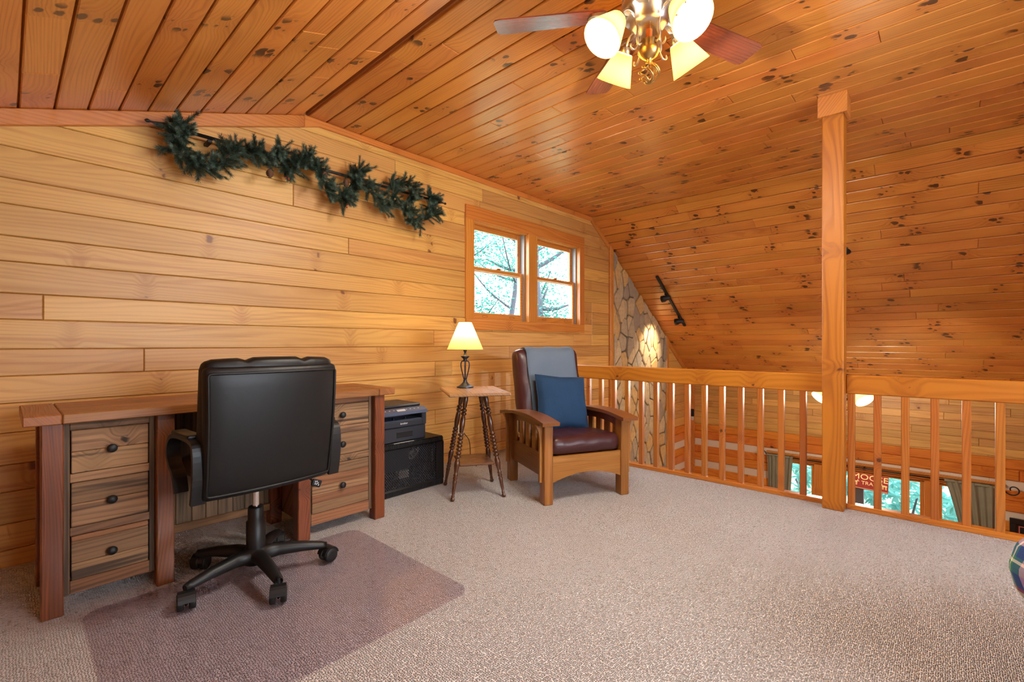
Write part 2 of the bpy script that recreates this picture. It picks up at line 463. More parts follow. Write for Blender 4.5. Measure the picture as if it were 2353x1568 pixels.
def leafmat(name, a, b):
    m, t, p = new_mat(name)
    rnd = t.n('ShaderNodeObjectInfo').outputs['Random']
    tc = t.n('ShaderNodeTexCoord').outputs['Object']
    f = t.m('ADD', t.m('MULTIPLY', rnd, .5), t.m('MULTIPLY', t.noise(tc, 6.0, 2), .6), clamp=True)
    col = t.mix(f, a, b)
    d = t.n('ShaderNodeBsdfDiffuse'); t.put(d.inputs[0], col)
    tr = t.n('ShaderNodeBsdfTranslucent'); t.put(tr.inputs[0], col)
    mx = t.n('ShaderNodeMixShader'); mx.inputs[0].default_value = .4
    t.put(mx.inputs[1], d.outputs[0]); t.put(mx.inputs[2], tr.outputs[0])
    t.put(t.t.nodes['Material Output'].inputs[0], mx.outputs[0])
    return m
M['leaf'] = leafmat('tree_leaf', s(34,92,82), s(76,138,122))
M['rhodo'] = leafmat('rhododendron_leaf', s(36,100,96), s(120,178,168))
M['needle'] = plain('fir_needle', s(38,58,50), .7)
def needle_mat():
    m, t, p = new_mat('fir_needles')
    rnd = t.n('ShaderNodeObjectInfo').outputs['Random']
    t.put(p.inputs['Base Color'], t.mix(rnd, s(42,62,48), s(90,114,98))); p.inputs['Roughness'].default_value = .6
    return m
M['needle'] = needle_mat()

def glass_mat(name, tint, gloss):
    m, t, p = new_mat(name)
    tr = t.n('ShaderNodeBsdfTransparent'); tr.inputs[0].default_value = tint
    g = t.n('ShaderNodeBsdfGlossy'); g.inputs['Roughness'].default_value = gloss; g.inputs[0].default_value = (1,1,1,1)
    lw = t.n('ShaderNodeLayerWeight'); lw.inputs[0].default_value = .5
    k = t.m('MULTIPLY_ADD', t.m('POWER', lw.outputs['Facing'], 4.0), .5, .03)
    mx = t.n('ShaderNodeMixShader'); t.put(mx.inputs[0], k); t.put(mx.inputs[1], tr.outputs[0]); t.put(mx.inputs[2], g.outputs[0])
    t.put(t.t.nodes['Material Output'].inputs[0], mx.outputs[0])
    return m
M['glass'] = glass_mat('window_glass', (.97,.99,.99,1), .0)
M['mat_vinyl'] = glass_mat('clear_vinyl_chair_mat', (.935,.912,.945,1), .14)

def shade_mat(name, col):
    m, t, p = new_mat(name)
    d = t.n('ShaderNodeBsdfDiffuse'); d.inputs[0].default_value = col
    tr = t.n('ShaderNodeBsdfTranslucent'); tr.inputs[0].default_value = col
    mx = t.n('ShaderNodeMixShader'); mx.inputs[0].default_value = .55
    t.put(mx.inputs[1], d.outputs[0]); t.put(mx.inputs[2], tr.outputs[0])
    t.put(t.t.nodes['Material Output'].inputs[0], mx.outputs[0])
    return m
M['fan_shade'] = shade_mat('glowing_amber_glass', s(250,225,160))
M['lamp_shade'] = shade_mat('parchment_shade', s(226,190,112))
def emit_mat(name, col, st):
    m, t, p = new_mat(name); e = t.n('ShaderNodeEmission'); e.inputs[0].default_value = col; e.inputs[1].default_value = st
    t.put(t.t.nodes['Material Output'].inputs[0], e.outputs[0]); return m
M['bulb'] = emit_mat('lit_bulb', (1,.93,.8,1), 9.0)

def carpet_mat():
    m, t, p = new_mat('berber_carpet')
    tc = t.n('ShaderNodeTexCoord').outputs['Object']
    mp = t.n('ShaderNodeMapping'); t.put(mp.inputs[0], tc); mp.inputs['Rotation'].default_value = (0,0,R(0)); mp.inputs['Scale'].default_value = (125,175,1)
    jit = t.n('ShaderNodeTexNoise'); t.put(jit.inputs[0], tc); jit.inputs['Scale'].default_value = 40
    v2 = t.vm('ADD', mp.outputs[0], t.vm('MULTIPLY', jit.outputs[1], (1.3,1.3,0)))
    vo = t.n('ShaderNodeTexVoronoi', voronoi_dimensions='2D'); t.put(vo.inputs['Vector'], v2); vo.inputs['Scale'].default_value = 1.0; vo.inputs['Randomness'].default_value = .55
    sc = t.n('ShaderNodeSeparateColor'); t.put(sc.inputs[0], vo.outputs['Color'])
    col = t.mix(sc.outputs[0], s(228,221,216), s(245,240,237))
    fleck = t.m('GREATER_THAN', sc.outputs[1], .9)
    col = t.mix(t.m('MULTIPLY', fleck, .42), col, s(138,120,106))
    big = t.noise(tc, 1.6, 3)
    col = t.mix(t.ramp(big, .35, .7, 0, .35), col, s(222,214,208))
    h = t.ramp(vo.outputs['Distance'], .0, .6, 1, 0)
    t.put(p.inputs['Base Color'], col); p.inputs['Roughness'].default_value = .95; p.inputs['Specular IOR Level'].default_value = .1
    t.put(p.inputs['Normal'], t.bump(h, 1.0, .010))
    return m
M['carpet'] = carpet_mat()
def stone_mat():
    m, t, p = new_mat('fieldstone')
    tc = t.n('ShaderNodeTexCoord').outputs['Object']; rnd = t.n('ShaderNodeObjectInfo').outputs['Random']
    r2 = t.m('FRACT', t.m('MULTIPLY', rnd, 5.7))
    c = t.mix(rnd, s(182,160,130), s(212,184,140))
    c = t.mix(t.m('MULTIPLY', t.m('GREATER_THAN', r2, .72), .75), c, s(214,166,96))
    c = t.mix(t.m('MULTIPLY', t.m('LESS_THAN', r2, .2), .6), c, s(138,128,120))
    n = t.noise(tc, 22, 5, .65)
    c = t.mix(t.ramp(n, .3, .75, 0, .4), c, s(126,104,78))
    t.put(p.inputs['Base Color'], c); p.inputs['Roughness'].default_value = .85
    t.put(p.inputs['Normal'], t.bump(n, .7, .012))
    return m
M['stone'] = stone_mat()
def plaid_mat():
    m, t, p = new_mat('madras_plaid')
    tc = t.n('ShaderNodeTexCoord').outputs['Object']; sep = t.n('ShaderNodeSeparateXYZ'); t.put(sep.inputs[0], tc)
    def band(sock, per, off, w):
        f = t.m('FRACT', t.m('MULTIPLY_ADD', sock, 1/per, off)); return t.m('LESS_THAN', f, w)
    u = t.m('ADD', sep.outputs[0], sep.outputs[1]); v = sep.outputs[2]
    def col(sock):
        c = s(36,62,120)
        c = t.mix(band(sock, .30, .10, .26), c, s(176,44,60))
        c = t.mix(band(sock, .30, .42, .18), c, s(206,150,190))
        c = t.mix(band(sock, .30, .70, .16), c, s(54,120,92))
        c = t.mix(band(sock, .30, .93, .05), c, s(238,228,190))
        c = t.mix(band(sock, .30, .60, .03), c, s(238,228,190))
        return c
    t.put(p.inputs['Base Color'], t.mix(.5, col(u), col(v))); p.inputs['Roughness'].default_value = .95
    t.put(p.inputs['Normal'], t.bump(t.noise(tc, 300, 2), .3, .001))
    return m
M['plaid'] = plaid_mat()
def mesh_mat():
    """perforated steel sheet: round holes are cut out by transparency"""
    m, t, p = new_mat('perforated_steel')
    tc = t.n('ShaderNodeTexCoord').outputs['Object']; sep = t.n('ShaderNodeSeparateXYZ'); t.put(sep.inputs[0], tc)
    pit = .017
    gx = t.m('MULTIPLY', sep.outputs[0], 1/pit); gz = t.m('MULTIPLY', sep.outputs[2], 1/(pit*.62))
    row = t.m('FLOOR', gz); sh = t.m('MULTIPLY', t.m('MODULO', t.m('ABSOLUTE', row), 2.0), .5)
    fx = t.m('SUBTRACT', t.m('FRACT', t.m('ADD', gx, sh)), .5); fz = t.m('MULTIPLY', t.m('SUBTRACT', t.m('FRACT', gz), .5), .62)
    d = t.m('SQRT', t.m('ADD', t.m('MULTIPLY', fx, fx), t.m('MULTIPLY', fz, fz)))
    hole = t.m('LESS_THAN', d, .27)
    p.inputs['Base Color'].default_value = s(44,44,48); p.inputs['Roughness'].default_value = .4
    t.put(p.inputs['Alpha'], t.m('SUBTRACT', 1.0, hole))
    return m
M['perf'] = mesh_mat()

# ------------------------------------------------------------------ room dimensions (metres)
GY = 3.325          # gable wall face
XL = -1.6           # left knee wall
YB = -2.3           # wall behind the camera
XR, ZC = 1.44, 2.69 # end of the sloped part, flat ceiling height
SL = .333           # left slope
XH = 5.085          # where the steep roof begins
SS = .693           # steep slope
XF = 8.27           # far wall of the open room
ZE = ZC - SS*(XF - XH)
ZF = -2.7           # lower floor
XLOFT = 3.80
XV0, XV1 = 5.585, 7.225   # chimney

# ------------------------------------------------------------------ structure
floor = struct(MB().box(XL, YB, -.28, XLOFT, GY+.02, 0), 'floor', M['carpet'], 'beige berber loop carpet covering the loft floor', 'floor')
struct(MB().box(XL, YB, ZF-.1, XF, GY+.02, ZF), 'floor', M['plaster'], 'lower storey floor far below the railing', 'floor')
struct(MB().box(XL-.1, YB, ZF, XL, GY, ZC), 'wall_left', M['plaster'], 'low knee wall under the sloped ceiling', 'wall')
wr = MB()
wr.box(XL, YB-.1, ZF, XF, YB, .8)
wr.box(XL, YB-.1, .8, .4, YB, 2.1).box(2.8, YB-.1, .8, XF, YB, 2.1).box(XL, YB-.1, 2.1, XF, YB, ZC)
struct(wr, 'wall_rear', M['plaster'], 'wall behind the viewer with one loft window opening', 'wall')
# backing of the gable wall with its window opening
WX0, WX1, WZ0, WZ1 = 3.03, 4.815, 1.30, 2.27
gb = MB()
gb.box(XL, GY+.02, ZF, WX0, GY+.14, ZC+.2).box(WX1, GY+.02, ZF, XF, GY+.14, ZC+.2).box(WX0, GY+.02, ZF, WX1, GY+.14, WZ0).box(WX0, GY+.02, WZ1, WX1, GY+.14, ZC+.2)
wall_gable = struct(gb, 'wall_gable', M['plaster'], 'gable wall clad in pale horizontal boards around the double window', 'wall')
FY0, FY1, FZ0, FZ1 = -.40, 1.98, -2.05, -.735
fb = MB()
fb.box(XF+.02, YB, ZF, XF+.16, FY0, ZE+.1).box(XF+.02, FY1, ZF, XF+.16, GY+.02, ZE+.1).box(XF+.02, FY0, FZ1, XF+.16, FY1, ZE+.1).box(XF+.02, FY0, ZF, XF+.16, FY1, FZ0)
wall_far = struct(fb, 'wall_far', M['plaster'], 'far log wall of the lower room with curtained windows', 'wall')

FRG = Frame((0, GY+.02, 0), (1,0,0), (0,0,1))
FRF = Frame((XF+.02, 0, 0), (0,-1,0), (0,0,1))     # u = -y
FRL = Frame((XR, 0, ZC+.02), (0,1,0), (1,0,SL))    # v from negative to 0
FRC = Frame((0, 0, ZC+.02), (0,1,0), (1,0,0))
FRS = Frame((XH, 0, ZC+.02), (0,1,0), (1,0,-SS))

# --- gable boards
def gable_clip(p):
    p = clip(p, -SL, 1, ZC - SL*XR)          # under the left slope
    p = clip(p, 0, 1, ZC)
    if len(p) > 2: p = clip(p, SS, 1, ZC + SS*XH)
    return p
seams = [2.74, 2.59, 2.465, 2.315, 2.19, 2.035, 1.881, 1.757, 1.603, 1.479, 1.325, 1.198, 1.053, .922, .790, .647, .493, .362, .208, .082, -.055, -.18, -.32]
joints = {}
for (px, py) in [(674,453),(801,565),(99,705),(331,828),(997,776),(1000,848),(908,386),(1000,960)]:
    q = onY(px, py, GY)
    for i in range(len(seams)-1):
        if seams[i+1] < q.z < seams[i]: joints.setdefault(i, []).append(q.x)
hole = (WX0, WZ0, WX1, WZ1)
for i in range(len(seams)-1):
    z1, z0 = seams[i], seams[i+1]
    js = joints.get(i, [])
    if i not in joints and random.random() < .5: js = [random.uniform(-.9, 0)]
    js = sorted(js + [random.choice([2.9, 3.3, 3.6, 4.2, 4.6]) + random.uniform(-.2, .2)])
    if random.random() < .5 and i > 6: js.append(5.1)
    xs = [XL] + js + [5.505]
    for a, b in zip(xs, xs[1:]):
        if z1 <= .0: a = max(a, XLOFT)
        if b - a < .05: continue
        p = gable_clip(rect(a, z0, b, z1))
        if len(p) < 3: continue
        for q in subtract(p, hole): board(FRG, q, .02, .004, M['gable'], wall_gable)
    for q in [gable_clip(rect(7.305, z0, XF, z1))]:
        if len(q) > 2: board(FRG, q, .02, .004, M['gable'], wall_gable)
# --- log courses below, with pale chinking, on the gable and on the far wall
courses = []
z = -.32
while z > ZF:
    courses += [('log', z-.125, z), ('log', z-.26, z-.125), ('chink', z-.39, z-.26)]
    z -= .375
for kind, z0, z1 in courses:
    z0 = max(z0, ZF)
    if z1 <= ZF: break
    for (a, b) in ((XLOFT, 5.505), (7.305, XF)):
        if kind == 'log': board(FRG, rect(a, z0, b, z1), .035, .012, M['log'], wall_gable)
        else: board(FRG, rect(a, z0, b, z1), .012, 0, M['chink'], wall_gable, 'chinking')
    ys = [-GY, -1.2 + random.uniform(-.6, .6), .6 + random.uniform(-.3, .3), -YB]
    for a, b in zip(ys, ys[1:]):
        for q in subtract(rect(a, z0, b, z1), (-FY1, FZ0, -FY0, FZ1)):
            if kind == 'log': board(FRF, q, .035, .012, M['log'], wall_far)
            else: board(FRF, q, .012, 0, M['chink'], wall_far, 'chinking')
# --- far wall upper boards
z = ZE
while z > -.31:
    z0 = max(z - .098, -.32)
    ys = [-GY, -GY + random.uniform(.8, 2.4), random.uniform(-.6, .6), -YB]
    for a, b in zip(ys, ys[1:]): board(FRF, rect(a, z0, b, z), .02, .003, M['gable'], wall_far)
    z = z0

# --- ceilings: every board its own object
def ceil_slab(name, fr, v0, v1, label, e0=.03, e1=.03):
    mb = MB(); mb.prism(rect(YB-.1, v0-e0, GY+.14, v1+e1), -.06, 0, 0, fr.mat(0, 0, 0))
    return struct(mb, name, M['plaster'], label, 'ceiling')
VL = -(XR - XL)*math.sqrt(1+SL*SL); VS = (XF - XH)*math.sqrt(1+SS*SS)
cl = ceil_slab('ceiling', FRL, VL, 0, 'gently sloped knotty pine ceiling rising from the knee wall', .03, -.026)
cf = ceil_slab('ceiling', FRC, XR, XH, 'flat knotty pine ceiling carrying the ceiling fan over the carpet', -.016, .03)
cs = ceil_slab('ceiling', FRS, 0, VS, 'steep knotty pine roof slope beyond the railing')
def lay(fr, parent, v0, v1, pitch, g=.0042, phase=0):
    v = v0 + phase
    while v < v1 - .01:
        b = min(v + pitch, v1)
        y = YB + random.uniform(0, 1.6); cuts = [YB]
        while y < GY:
            if y - cuts[-1] > .5 and GY - y > .3: cuts.append(y)
            y += random.uniform(1.1, 2.6)
        cuts.append(GY + .02)
        for a, c in zip(cuts, cuts[1:]): board(fr, rect(a+.0006, v+g, c-.0006, b-g), .02, .004, M['ceil'], parent, gap=0)
        v = b
lay(FRL, cl, VL, -.03, .133)
lay(FRC, cf, XR + .02, XH - .01, .133)
lay(FRS, cs, .085, VS, .1335, .0062)
def trimbox(n, fr, poly, th, mat, label, lift=.02, ch=.004):
    cu = sum(p[0] for p in poly)/len(poly); cv = sum(p[1] for p in poly)/len(poly)
    mb = MB(); mb.prism([(p[0]-cu, p[1]-cv) for p in poly], 0, th, ch)
    o = mb.build('trim_%d' % n, mat); o.matrix_basis = fr.mat(cu, cv, lift)
    return tag(o, label, 'trim', None, 'structure')
trimbox(1, FRS, rect(YB, .004, GY, .082), .024, M['trim'], 'pine strip where the flat ceiling turns down the steep slope', .012)
trimbox(2, FRC, rect(YB-.1, XR-.14, GY+.14, XR+.14), .02, M['trim'], 'pine strip deep in the open joint between sloped and flat ceiling', -.078)
# cornice boards on the gable
zl = lambda x: ZC - SL*(XR - x)
trimbox(3, FRG, [(XL, zl(XL)-.085), (XR-.01, ZC-.088), (XR-.01, ZC-.005), (XL, zl(XL)-.002)], .02, M['trim'], 'cornice board under the sloped ceiling above the garland')
trimbox(4, FRG, [(XR-.01, ZC-.088), (XR+.10, ZC-.05), (XH-.015, ZC-.05), (XH, ZC-.001), (XR-.01, ZC-.001)], .02, M['trim'], 'narrow cornice board along the flat ceiling above the window')
zs = lambda x: ZC - SS*(x - XH)
trimbox(5, FRG, [(XH-.02, ZC-.06), (5.50, zs(5.50)-.066), (5.50, zs(5.50)), (XH, ZC)], .02, M['trim'], 'short slanted trim from ceiling break down to the stone')
trimbox(6, FRG, [(5.505, ZF), (5.585, ZF), (5.585, zs(5.585)), (5.505, zs(5.505))], .05, M['trimZ'], 'upright trim board between wall boards and stone chimney', 0)
trimbox(7, FRG, [(7.225, ZF), (7.305, ZF), (7.305, zs(7.305)), (7.225, zs(7.225))], .05, M['trimZ'], 'upright trim board at the outer edge of stone chimney', 0)
trimbox(8, FRG, [(7.305, zs(7.305)-.085), (XF, ZE-.085), (XF, ZE), (7.305, zs(7.305))], .02, M['trim'], 'slanted trim under the steep roof beside the chimney')
trimbox(9, FRF, rect(-GY, ZE-.08, -YB, ZE-.004), .02, M['trim'], 'eave trim along the top of the far wall')
trimbox(10, FRF, rect(-GY, ZF, -GY+.07, ZE), .05, M['trimZ'], 'corner trim where far wall meets gable wall', 0)

# --- stone chimney face: individual stones in mortar
wall_stone = struct(MB().prism(clip(rect(XV0, ZF, XV1, ZC), SS, 1, ZC + SS*XH), 0, .012, 0, FRG.mat(0,0,0)), 'wall_chimney', M['mortar'], 'chimney face of irregular tan fieldstones behind the railing', 'chimney')
pts = []; ax = 1.0; az = .60
nx = 8; zz = -1.7; row = 0
while zz < 2.45:
    for k in range(-1, nx+1):
        w = (XV1 - XV0)/nx
        pts.append((XV0 + w*(k + .5 + (.5 if row % 2 else 0) + random.uniform(-.33, .33)), zz + random.uniform(-.085, .085)))
    zz += .185; row += 1
for (x0, z0) in pts:
    poly = rect(x0-.4, z0-.6, x0+.4, z0+.6)
    for (x1, z1) in pts:
        if (x1, z1) == (x0, z0) or abs(x1-x0) > .8 or abs(z1-z0) > 1.0: continue
        # bisector in squeezed space (stones stand tall)
        a = (x1-x0); b = (z1-z0)*az*az; c = a*(x0+x1)/2 + b*(z0+z1)/2
        poly = clip(poly, a, b, c)
        if len(poly) < 3: break
    if len(poly) < 3: continue
    for (a, b, c) in ((-1,0,-XV0-.004), (1,0,XV1-.004), (SS,1,ZC+SS*XH-.012)):
        if len(poly) > 2: poly = clip(poly, a, b, c)
    if len(poly) < 3: continue
    p2 = inset(poly, random.uniform(.006, .010))
    if not p2:
        cu = sum(p[0] for p in poly)/len(poly); cv = sum(p[1] for p in poly)/len(poly)
        p2 = [(cu+(p[0]-cu)*.88, cv+(p[1]-cv)*.92) for p in poly]
    poly = p2
    if area2(poly) < .0016: continue
    cut = []
    for i in range(len(poly)):
        p0, p, p1 = Vector(poly[i-1]), Vector(poly[i]), Vector(poly[(i+1) % len(poly)])
        k = random.uniform(.06, .18); cut += [tuple(p.lerp(p0, k)), tuple(p.lerp(p1, k))]
    cut = clip(cut, 0, 0, 1)
    if len(cut) > 3: board(FRG, cut, random.uniform(.03, .055), .010, M['stone'], wall_stone, 'stone', .008, 0)

# ------------------------------------------------------------------ gable double window
win = struct(MB().box(WX0, GY+.0, WZ0-.0, WX0+.016, GY+.15, WZ1).box(WX1-.016, GY+.0, WZ0, WX1, GY+.15, WZ1).box(WX0, GY, WZ1-.016, WX1, GY+.15, WZ1).box(WX0, GY, WZ0, WX1, GY+.15, WZ0+.016).box(3.84, GY, WZ0, 3.985, GY+.15, WZ1), 'window_1', M['trimZ'], 'double window with two double-hung sashes in pine casing', 'window')
def wpart(name, x0, z0, x1, z1, y0, y1, mat, b=.003, parent=win): return MB().box(x0, y0, z0, x1, y1, z1, b).build(name, mat, parent)
wpart('casing', 2.94, 2.262, 4.90, 2.395, GY-.022, GY+.004, M['trim'])
wpart('casing', 2.945, 1.212, 4.90, 1.312, GY-.022, GY+.004, M['trim'])
wpart('casing', 2.94, 1.312, 3.045, 2.262, GY-.022, GY+.004, M['trimZ'])
wpart('casing', 4.80, 1.312, 4.90, 2.262, GY-.022, GY+.004, M['trimZ'])
wpart('casing', 3.84, 1.312, 3.985, 2.262, GY-.022, GY+.004, M['trimZ'])
for (x0, x1) in ((3.046, 3.84), (3.985, 4.80)):
    zm = 1.80
    for up in (0, 1):
        yy0, yy1 = (GY+.085, GY+.12) if up else (GY+.045, GY+.08)
        z0, z1 = (zm-.005, 2.255) if up else (1.316, zm+.035)
        rail = .05 if up else .085
        sash = MB().box(x0+.02, yy0, z0, x0+.065, yy1, z1, .004).box(x1-.065, yy0, z0, x1-.02, yy1, z1, .004)
        sash.box(x0+.065, yy0, z1-(.05 if up else .035), x1-.065, yy1, z1, .004).box(x0+.065, yy0, z0, x1-.065, yy1, z0+(.035 if up else .07), .004)
        so = sash.build('sash', M['trim'], win)
        MB().box(x0+.06, (yy0+yy1)/2-.002, z0+.03, x1-.06, (yy0+yy1)/2+.002, z1-.03).build('pane', M['glass'], so)
        if not up:
            MB().box((x0+x1)/2-.03, yy0-.006, z1, (x0+x1)/2+.03, yy0+.03, z1+.016, .004).build('sash_lock', M['brass'], so)
            for xx in (x0+.2, x1-.2):
                MB().tube([(xx+dx, yy0-.002, z0+.035+dz) for dx, dz in ((-.035,0),(-.03,.008),(0,.010),(.03,.008),(.035,0),(.03,-.008),(0,-.010),(-.03,-.008))], .0018, 6, closed=True).build('finger_pull', M['desk_top'], so)
    MB().box(x1-.02, GY+.03, 1.316, x1-.012, GY+.13, 2.255).box(x0+.012, GY+.03, 1.316, x0+.02, GY+.13, 2.255).build('jamb_liner', M['vinyl'], win)

# ------------------------------------------------------------------ post and railings
post = thing('post', 'square pine post rising from the carpet edge to the flat ceiling', 'post', (3.704, .5415, 0))
MB().box(-.059, -.059, 0, .059, .059, ZC+.01, .005).build('shaft', M['post'], post)
for k in range(4):
    hw_ = .080 if k % 2 else .0605
    mb = MB(); mb.box(-hw_, -.080, ZC-.13, hw_, -.0585, ZC+.005, .003, Matrix.Rotation(R(90)*k, 4, 'Z'))
    mb.build('collar_board', M['trim'], post)
def railing(y0, y1, ys, label):
    r = thing('railing', label, 'railing', (3.76, (y0+y1)/2, 0), 0, 'loft railings')
    c = (y0+y1)/2
    MB().box(-.022, y0-c, .752, .045, y1-c, .875, .006).build('top_rail', M['rail'], r)
    MB().box(-.022, y0-c, 0, .040, y1-c, .034, .004).build('bottom_rail', M['rail'], r)
    proto = None
    for y in ys:
        if proto is None:
            proto = MB().box(-.015, -.019, .030, .023, .019, .756, .003).build('baluster', M['baluster'], r); o = proto
        else:
            o = proto.copy(); COL.objects.link(o); o.parent = r
        o.location = (0, y-c, 0)
P = .1352
railing(.6005, GY+.0, [.729 + P*k for k in range(19)], 'pine railing section from gable wall to the square post')
railing(YB, .4825, [.456 - P*k for k in range(20)], 'pine railing section from square post past the plaid seat')

# ------------------------------------------------------------------ lamps' own light
def point(name, loc, power, col, rad=.03, parent=None):
    l = bpy.data.lights.new(name, 'POINT'); l.energy = power; l.color = col; l.shadow_soft_size = rad
    o = bpy.data.objects.new(name, l); COL.objects.link(o); o.location = loc
    if parent: o.parent = parent
    return o
WARM = (1.0, .94, .84)
def text(body, size, mat, parent, matrix, depth=.0006, name='lettering', align='CENTER', stretch=1.0):
    cu = bpy.data.curves.new(name, 'FONT'); cu.body = body; cu.size = size; cu.align_x = align; cu.align_y = 'CENTER'; cu.extrude = depth; cu.resolution_u = 3
    o = bpy.data.objects.new(name, cu); COL.objects.link(o)
    dg = bpy.context.evaluated_depsgraph_get()
    me = bpy.data.meshes.new_from_object(o.evaluated_get(dg)); bpy.data.objects.remove(o); bpy.data.curves.remove(cu)
    me.name = name
    for v in me.vertices: v.co.x *= stretch
    me.materials.clear(); me.materials.append(mat)
    r = bpy.data.objects.new(name, me); COL.objects.link(r); r.parent = parent; r.matrix_basis = matrix
    return r
TR = Matrix.Translation
def ROT(a, ax): return Matrix.Rotation(R(a), 4, ax)
def bez(pts, n=8):
    """Catmull-Rom through the points"""
    P = [Vector(p) for p in pts]; out = []
    for i in range(len(P)-1):
        p0 = P[max(i-1, 0)]; p1 = P[i]; p2 = P[i+1]; p3 = P[min(i+2, len(P)-1)]
        for k in range(n):
            u = k/n
            out.append(.5*((2*p1) + (p2-p0)*u + (2*p0-5*p1+4*p2-p3)*u*u + (3*p1-p0-3*p2+p3)*u**3))
    out.append(P[-1]); return out

# ------------------------------------------------------------------ desk
DL = Vector((.85, 2.80, 0)); TD = TR(-DL)
desk = thing('desk', 'long rustic desk of red stained timber and grey barn boards with six drawers', 'desk', DL)
ZT, TH = .803, .040; DY0, DY1 = 2.54, 3.05; DX0, DX1 = .045, 1.665
ys = [DY0, 2.665, 2.79, 2.92, DY1]
for a, b in zip(ys, ys[1:]):
    MB().box(DX0+.11, a, ZT-TH, DX1-.11, b-.0015, ZT, .004, TD).build('top_plank', M['desk_top'], desk)
for (a, b) in ((DX0, DX0+.1085), (DX1-.1085, DX1)):
    MB().box(a, DY0, ZT-TH, b, DY1, ZT, .004, TD).build('end_board', M['desk_end'], desk)
LEGX = [(.095,.160), (.458,.524), (1.076,1.143), (1.540,1.608)]
for i, (a, b) in enumerate(LEGX):
    MB().box(a, 2.565, 0, b, 2.635, ZT-TH+.001, .004, TD).build('leg', M['desk_leg'], desk)
    MB().box(a, 2.955, 0, b, 3.025, ZT-TH+.001, .004, TD).build('leg', M['desk_leg'], desk)
def pedestal(x0, x1, fronts, rails, side):
    # carcass
    MB().box(x0, 2.625, .065, x0+.018, 2.99, ZT-TH, 0, TD).build('side_panel', M['barnrust'], desk)
    MB().box(x1-.018, 2.625, .065, x1, 2.99, ZT-TH, 0, TD).build('side_panel', M['barnrust'], desk)
    MB().box(x0, 2.97, .065, x1, 2.99, ZT-TH, 0, TD).build('back_panel', M['barnZ'], desk)
    MB().box(x0, 2.605, .062, x0+.020, 2.625, ZT-TH, .002, TD).build('stile', M['barnZ'], desk)
    MB().box(x1-.020, 2.605, .062, x1, 2.625, ZT-TH, .002, TD).build('stile', M['barnZ'], desk)
    for (z0, z1, m) in rails:
        MB().box(x0+.02, 2.603, z0, x1-.02, 2.625, z1, .002, TD).build('drawer_rail', M[m], desk)
    a, b = x0+.024, x1-.024
    for (z0, z1, splits) in fronts:
        loc = Vector(((a+b)/2, 2.61, (z0+z1)/2))
        d = MB().box(a-loc.x, .004, z0-loc.z, b-loc.x, .3, z1-loc.z).build('drawer', M['barnrust'], desk)
        d.location = loc - DL
        zz = z0
        for (frac, m) in splits:
            z2 = zz + (z1-z0)*frac
            MB().box(a-loc.x, -.010, zz-loc.z+.0005, b-loc.x, .006, z2-loc.z-.0005, .0025).build('front_board', M[m], d)
            zz = z2
        kb = MB(); kb.lathe([(.004,0),(.006,.002),(.006,.010),(.017,.014),(.0185,.020),(.015,.026),(.006,.029),(0.001,.0295)], 16, TR((0,-.010,0)) @ ROT(90,'X'))
        kb.build('knob', M['iron'], d)
pedestal(.160, .458,
    [(.552,.726,[(.5,'barn'),(.5,'barn')]), (.334,.512,[(.52,'barn'),(.48,'barn')]), (.118,.296,[(.38,'barn'),(.5,'barn'),(.12,'barnrust')])],
    [(.728,ZT-TH,'barn'), (.514,.550,'barn'), (.298,.332,'barn'), (.064,.116,'barnrust')], 0)
pedestal(1.143, 1.540,
    [(.600,.727,[(1,'barn')]), (.430,.555,[(1,'barn')]), (.124,.386,[(.22,'barn'),(.16,'barnrust'),(.2,'barn'),(.2,'barnrust'),(.22,'barn')])],
    [(.729,ZT-TH,'barnrust'), (.557,.598,'barn'), (.388,.428,'barn'), (.060,.122,'barnrust')], 1)
x = .50
while x < 1.10:
    w = random.uniform(.05, .075)
    MB().box(x, 2.985, .12, min(x+w, 1.12)-.002, 3.0, ZT-TH, .002, TD).build('modesty_board', M['barnZ'], desk); x += w
MB().box(.50, 2.965, .085, 1.12, 2.985, .125, .003, TD).build('modesty_rail', M['barnrust'], desk)

# ------------------------------------------------------------------ chair mat
cmx0, cmx1, cmy0, cmy1, cr = .205, 1.385, 1.52, 2.525, .07
ol = []
for (cx, cy, a0) in ((cmx1-cr, cmy1-cr, 0), (cmx0+cr, cmy1-cr, 90), (cmx0+cr, cmy0+cr, 180), (cmx1-cr, cmy0+cr, 270)):
    for k in range(7):
        a = R(a0 + 15*k); ol.append((cx + cr*math.cos(a) - .8, cy + cr*math.sin(a) - 2.0))
mo = MB(); mo.prism(ol, .004, .007, .0015)
mato = mo.build('chair_mat', M['mat_vinyl']); mato.location = (.8, 2.0, 0)
tag(mato, 'clear violet tinted plastic chair mat under the black office chair', 'chair mat')

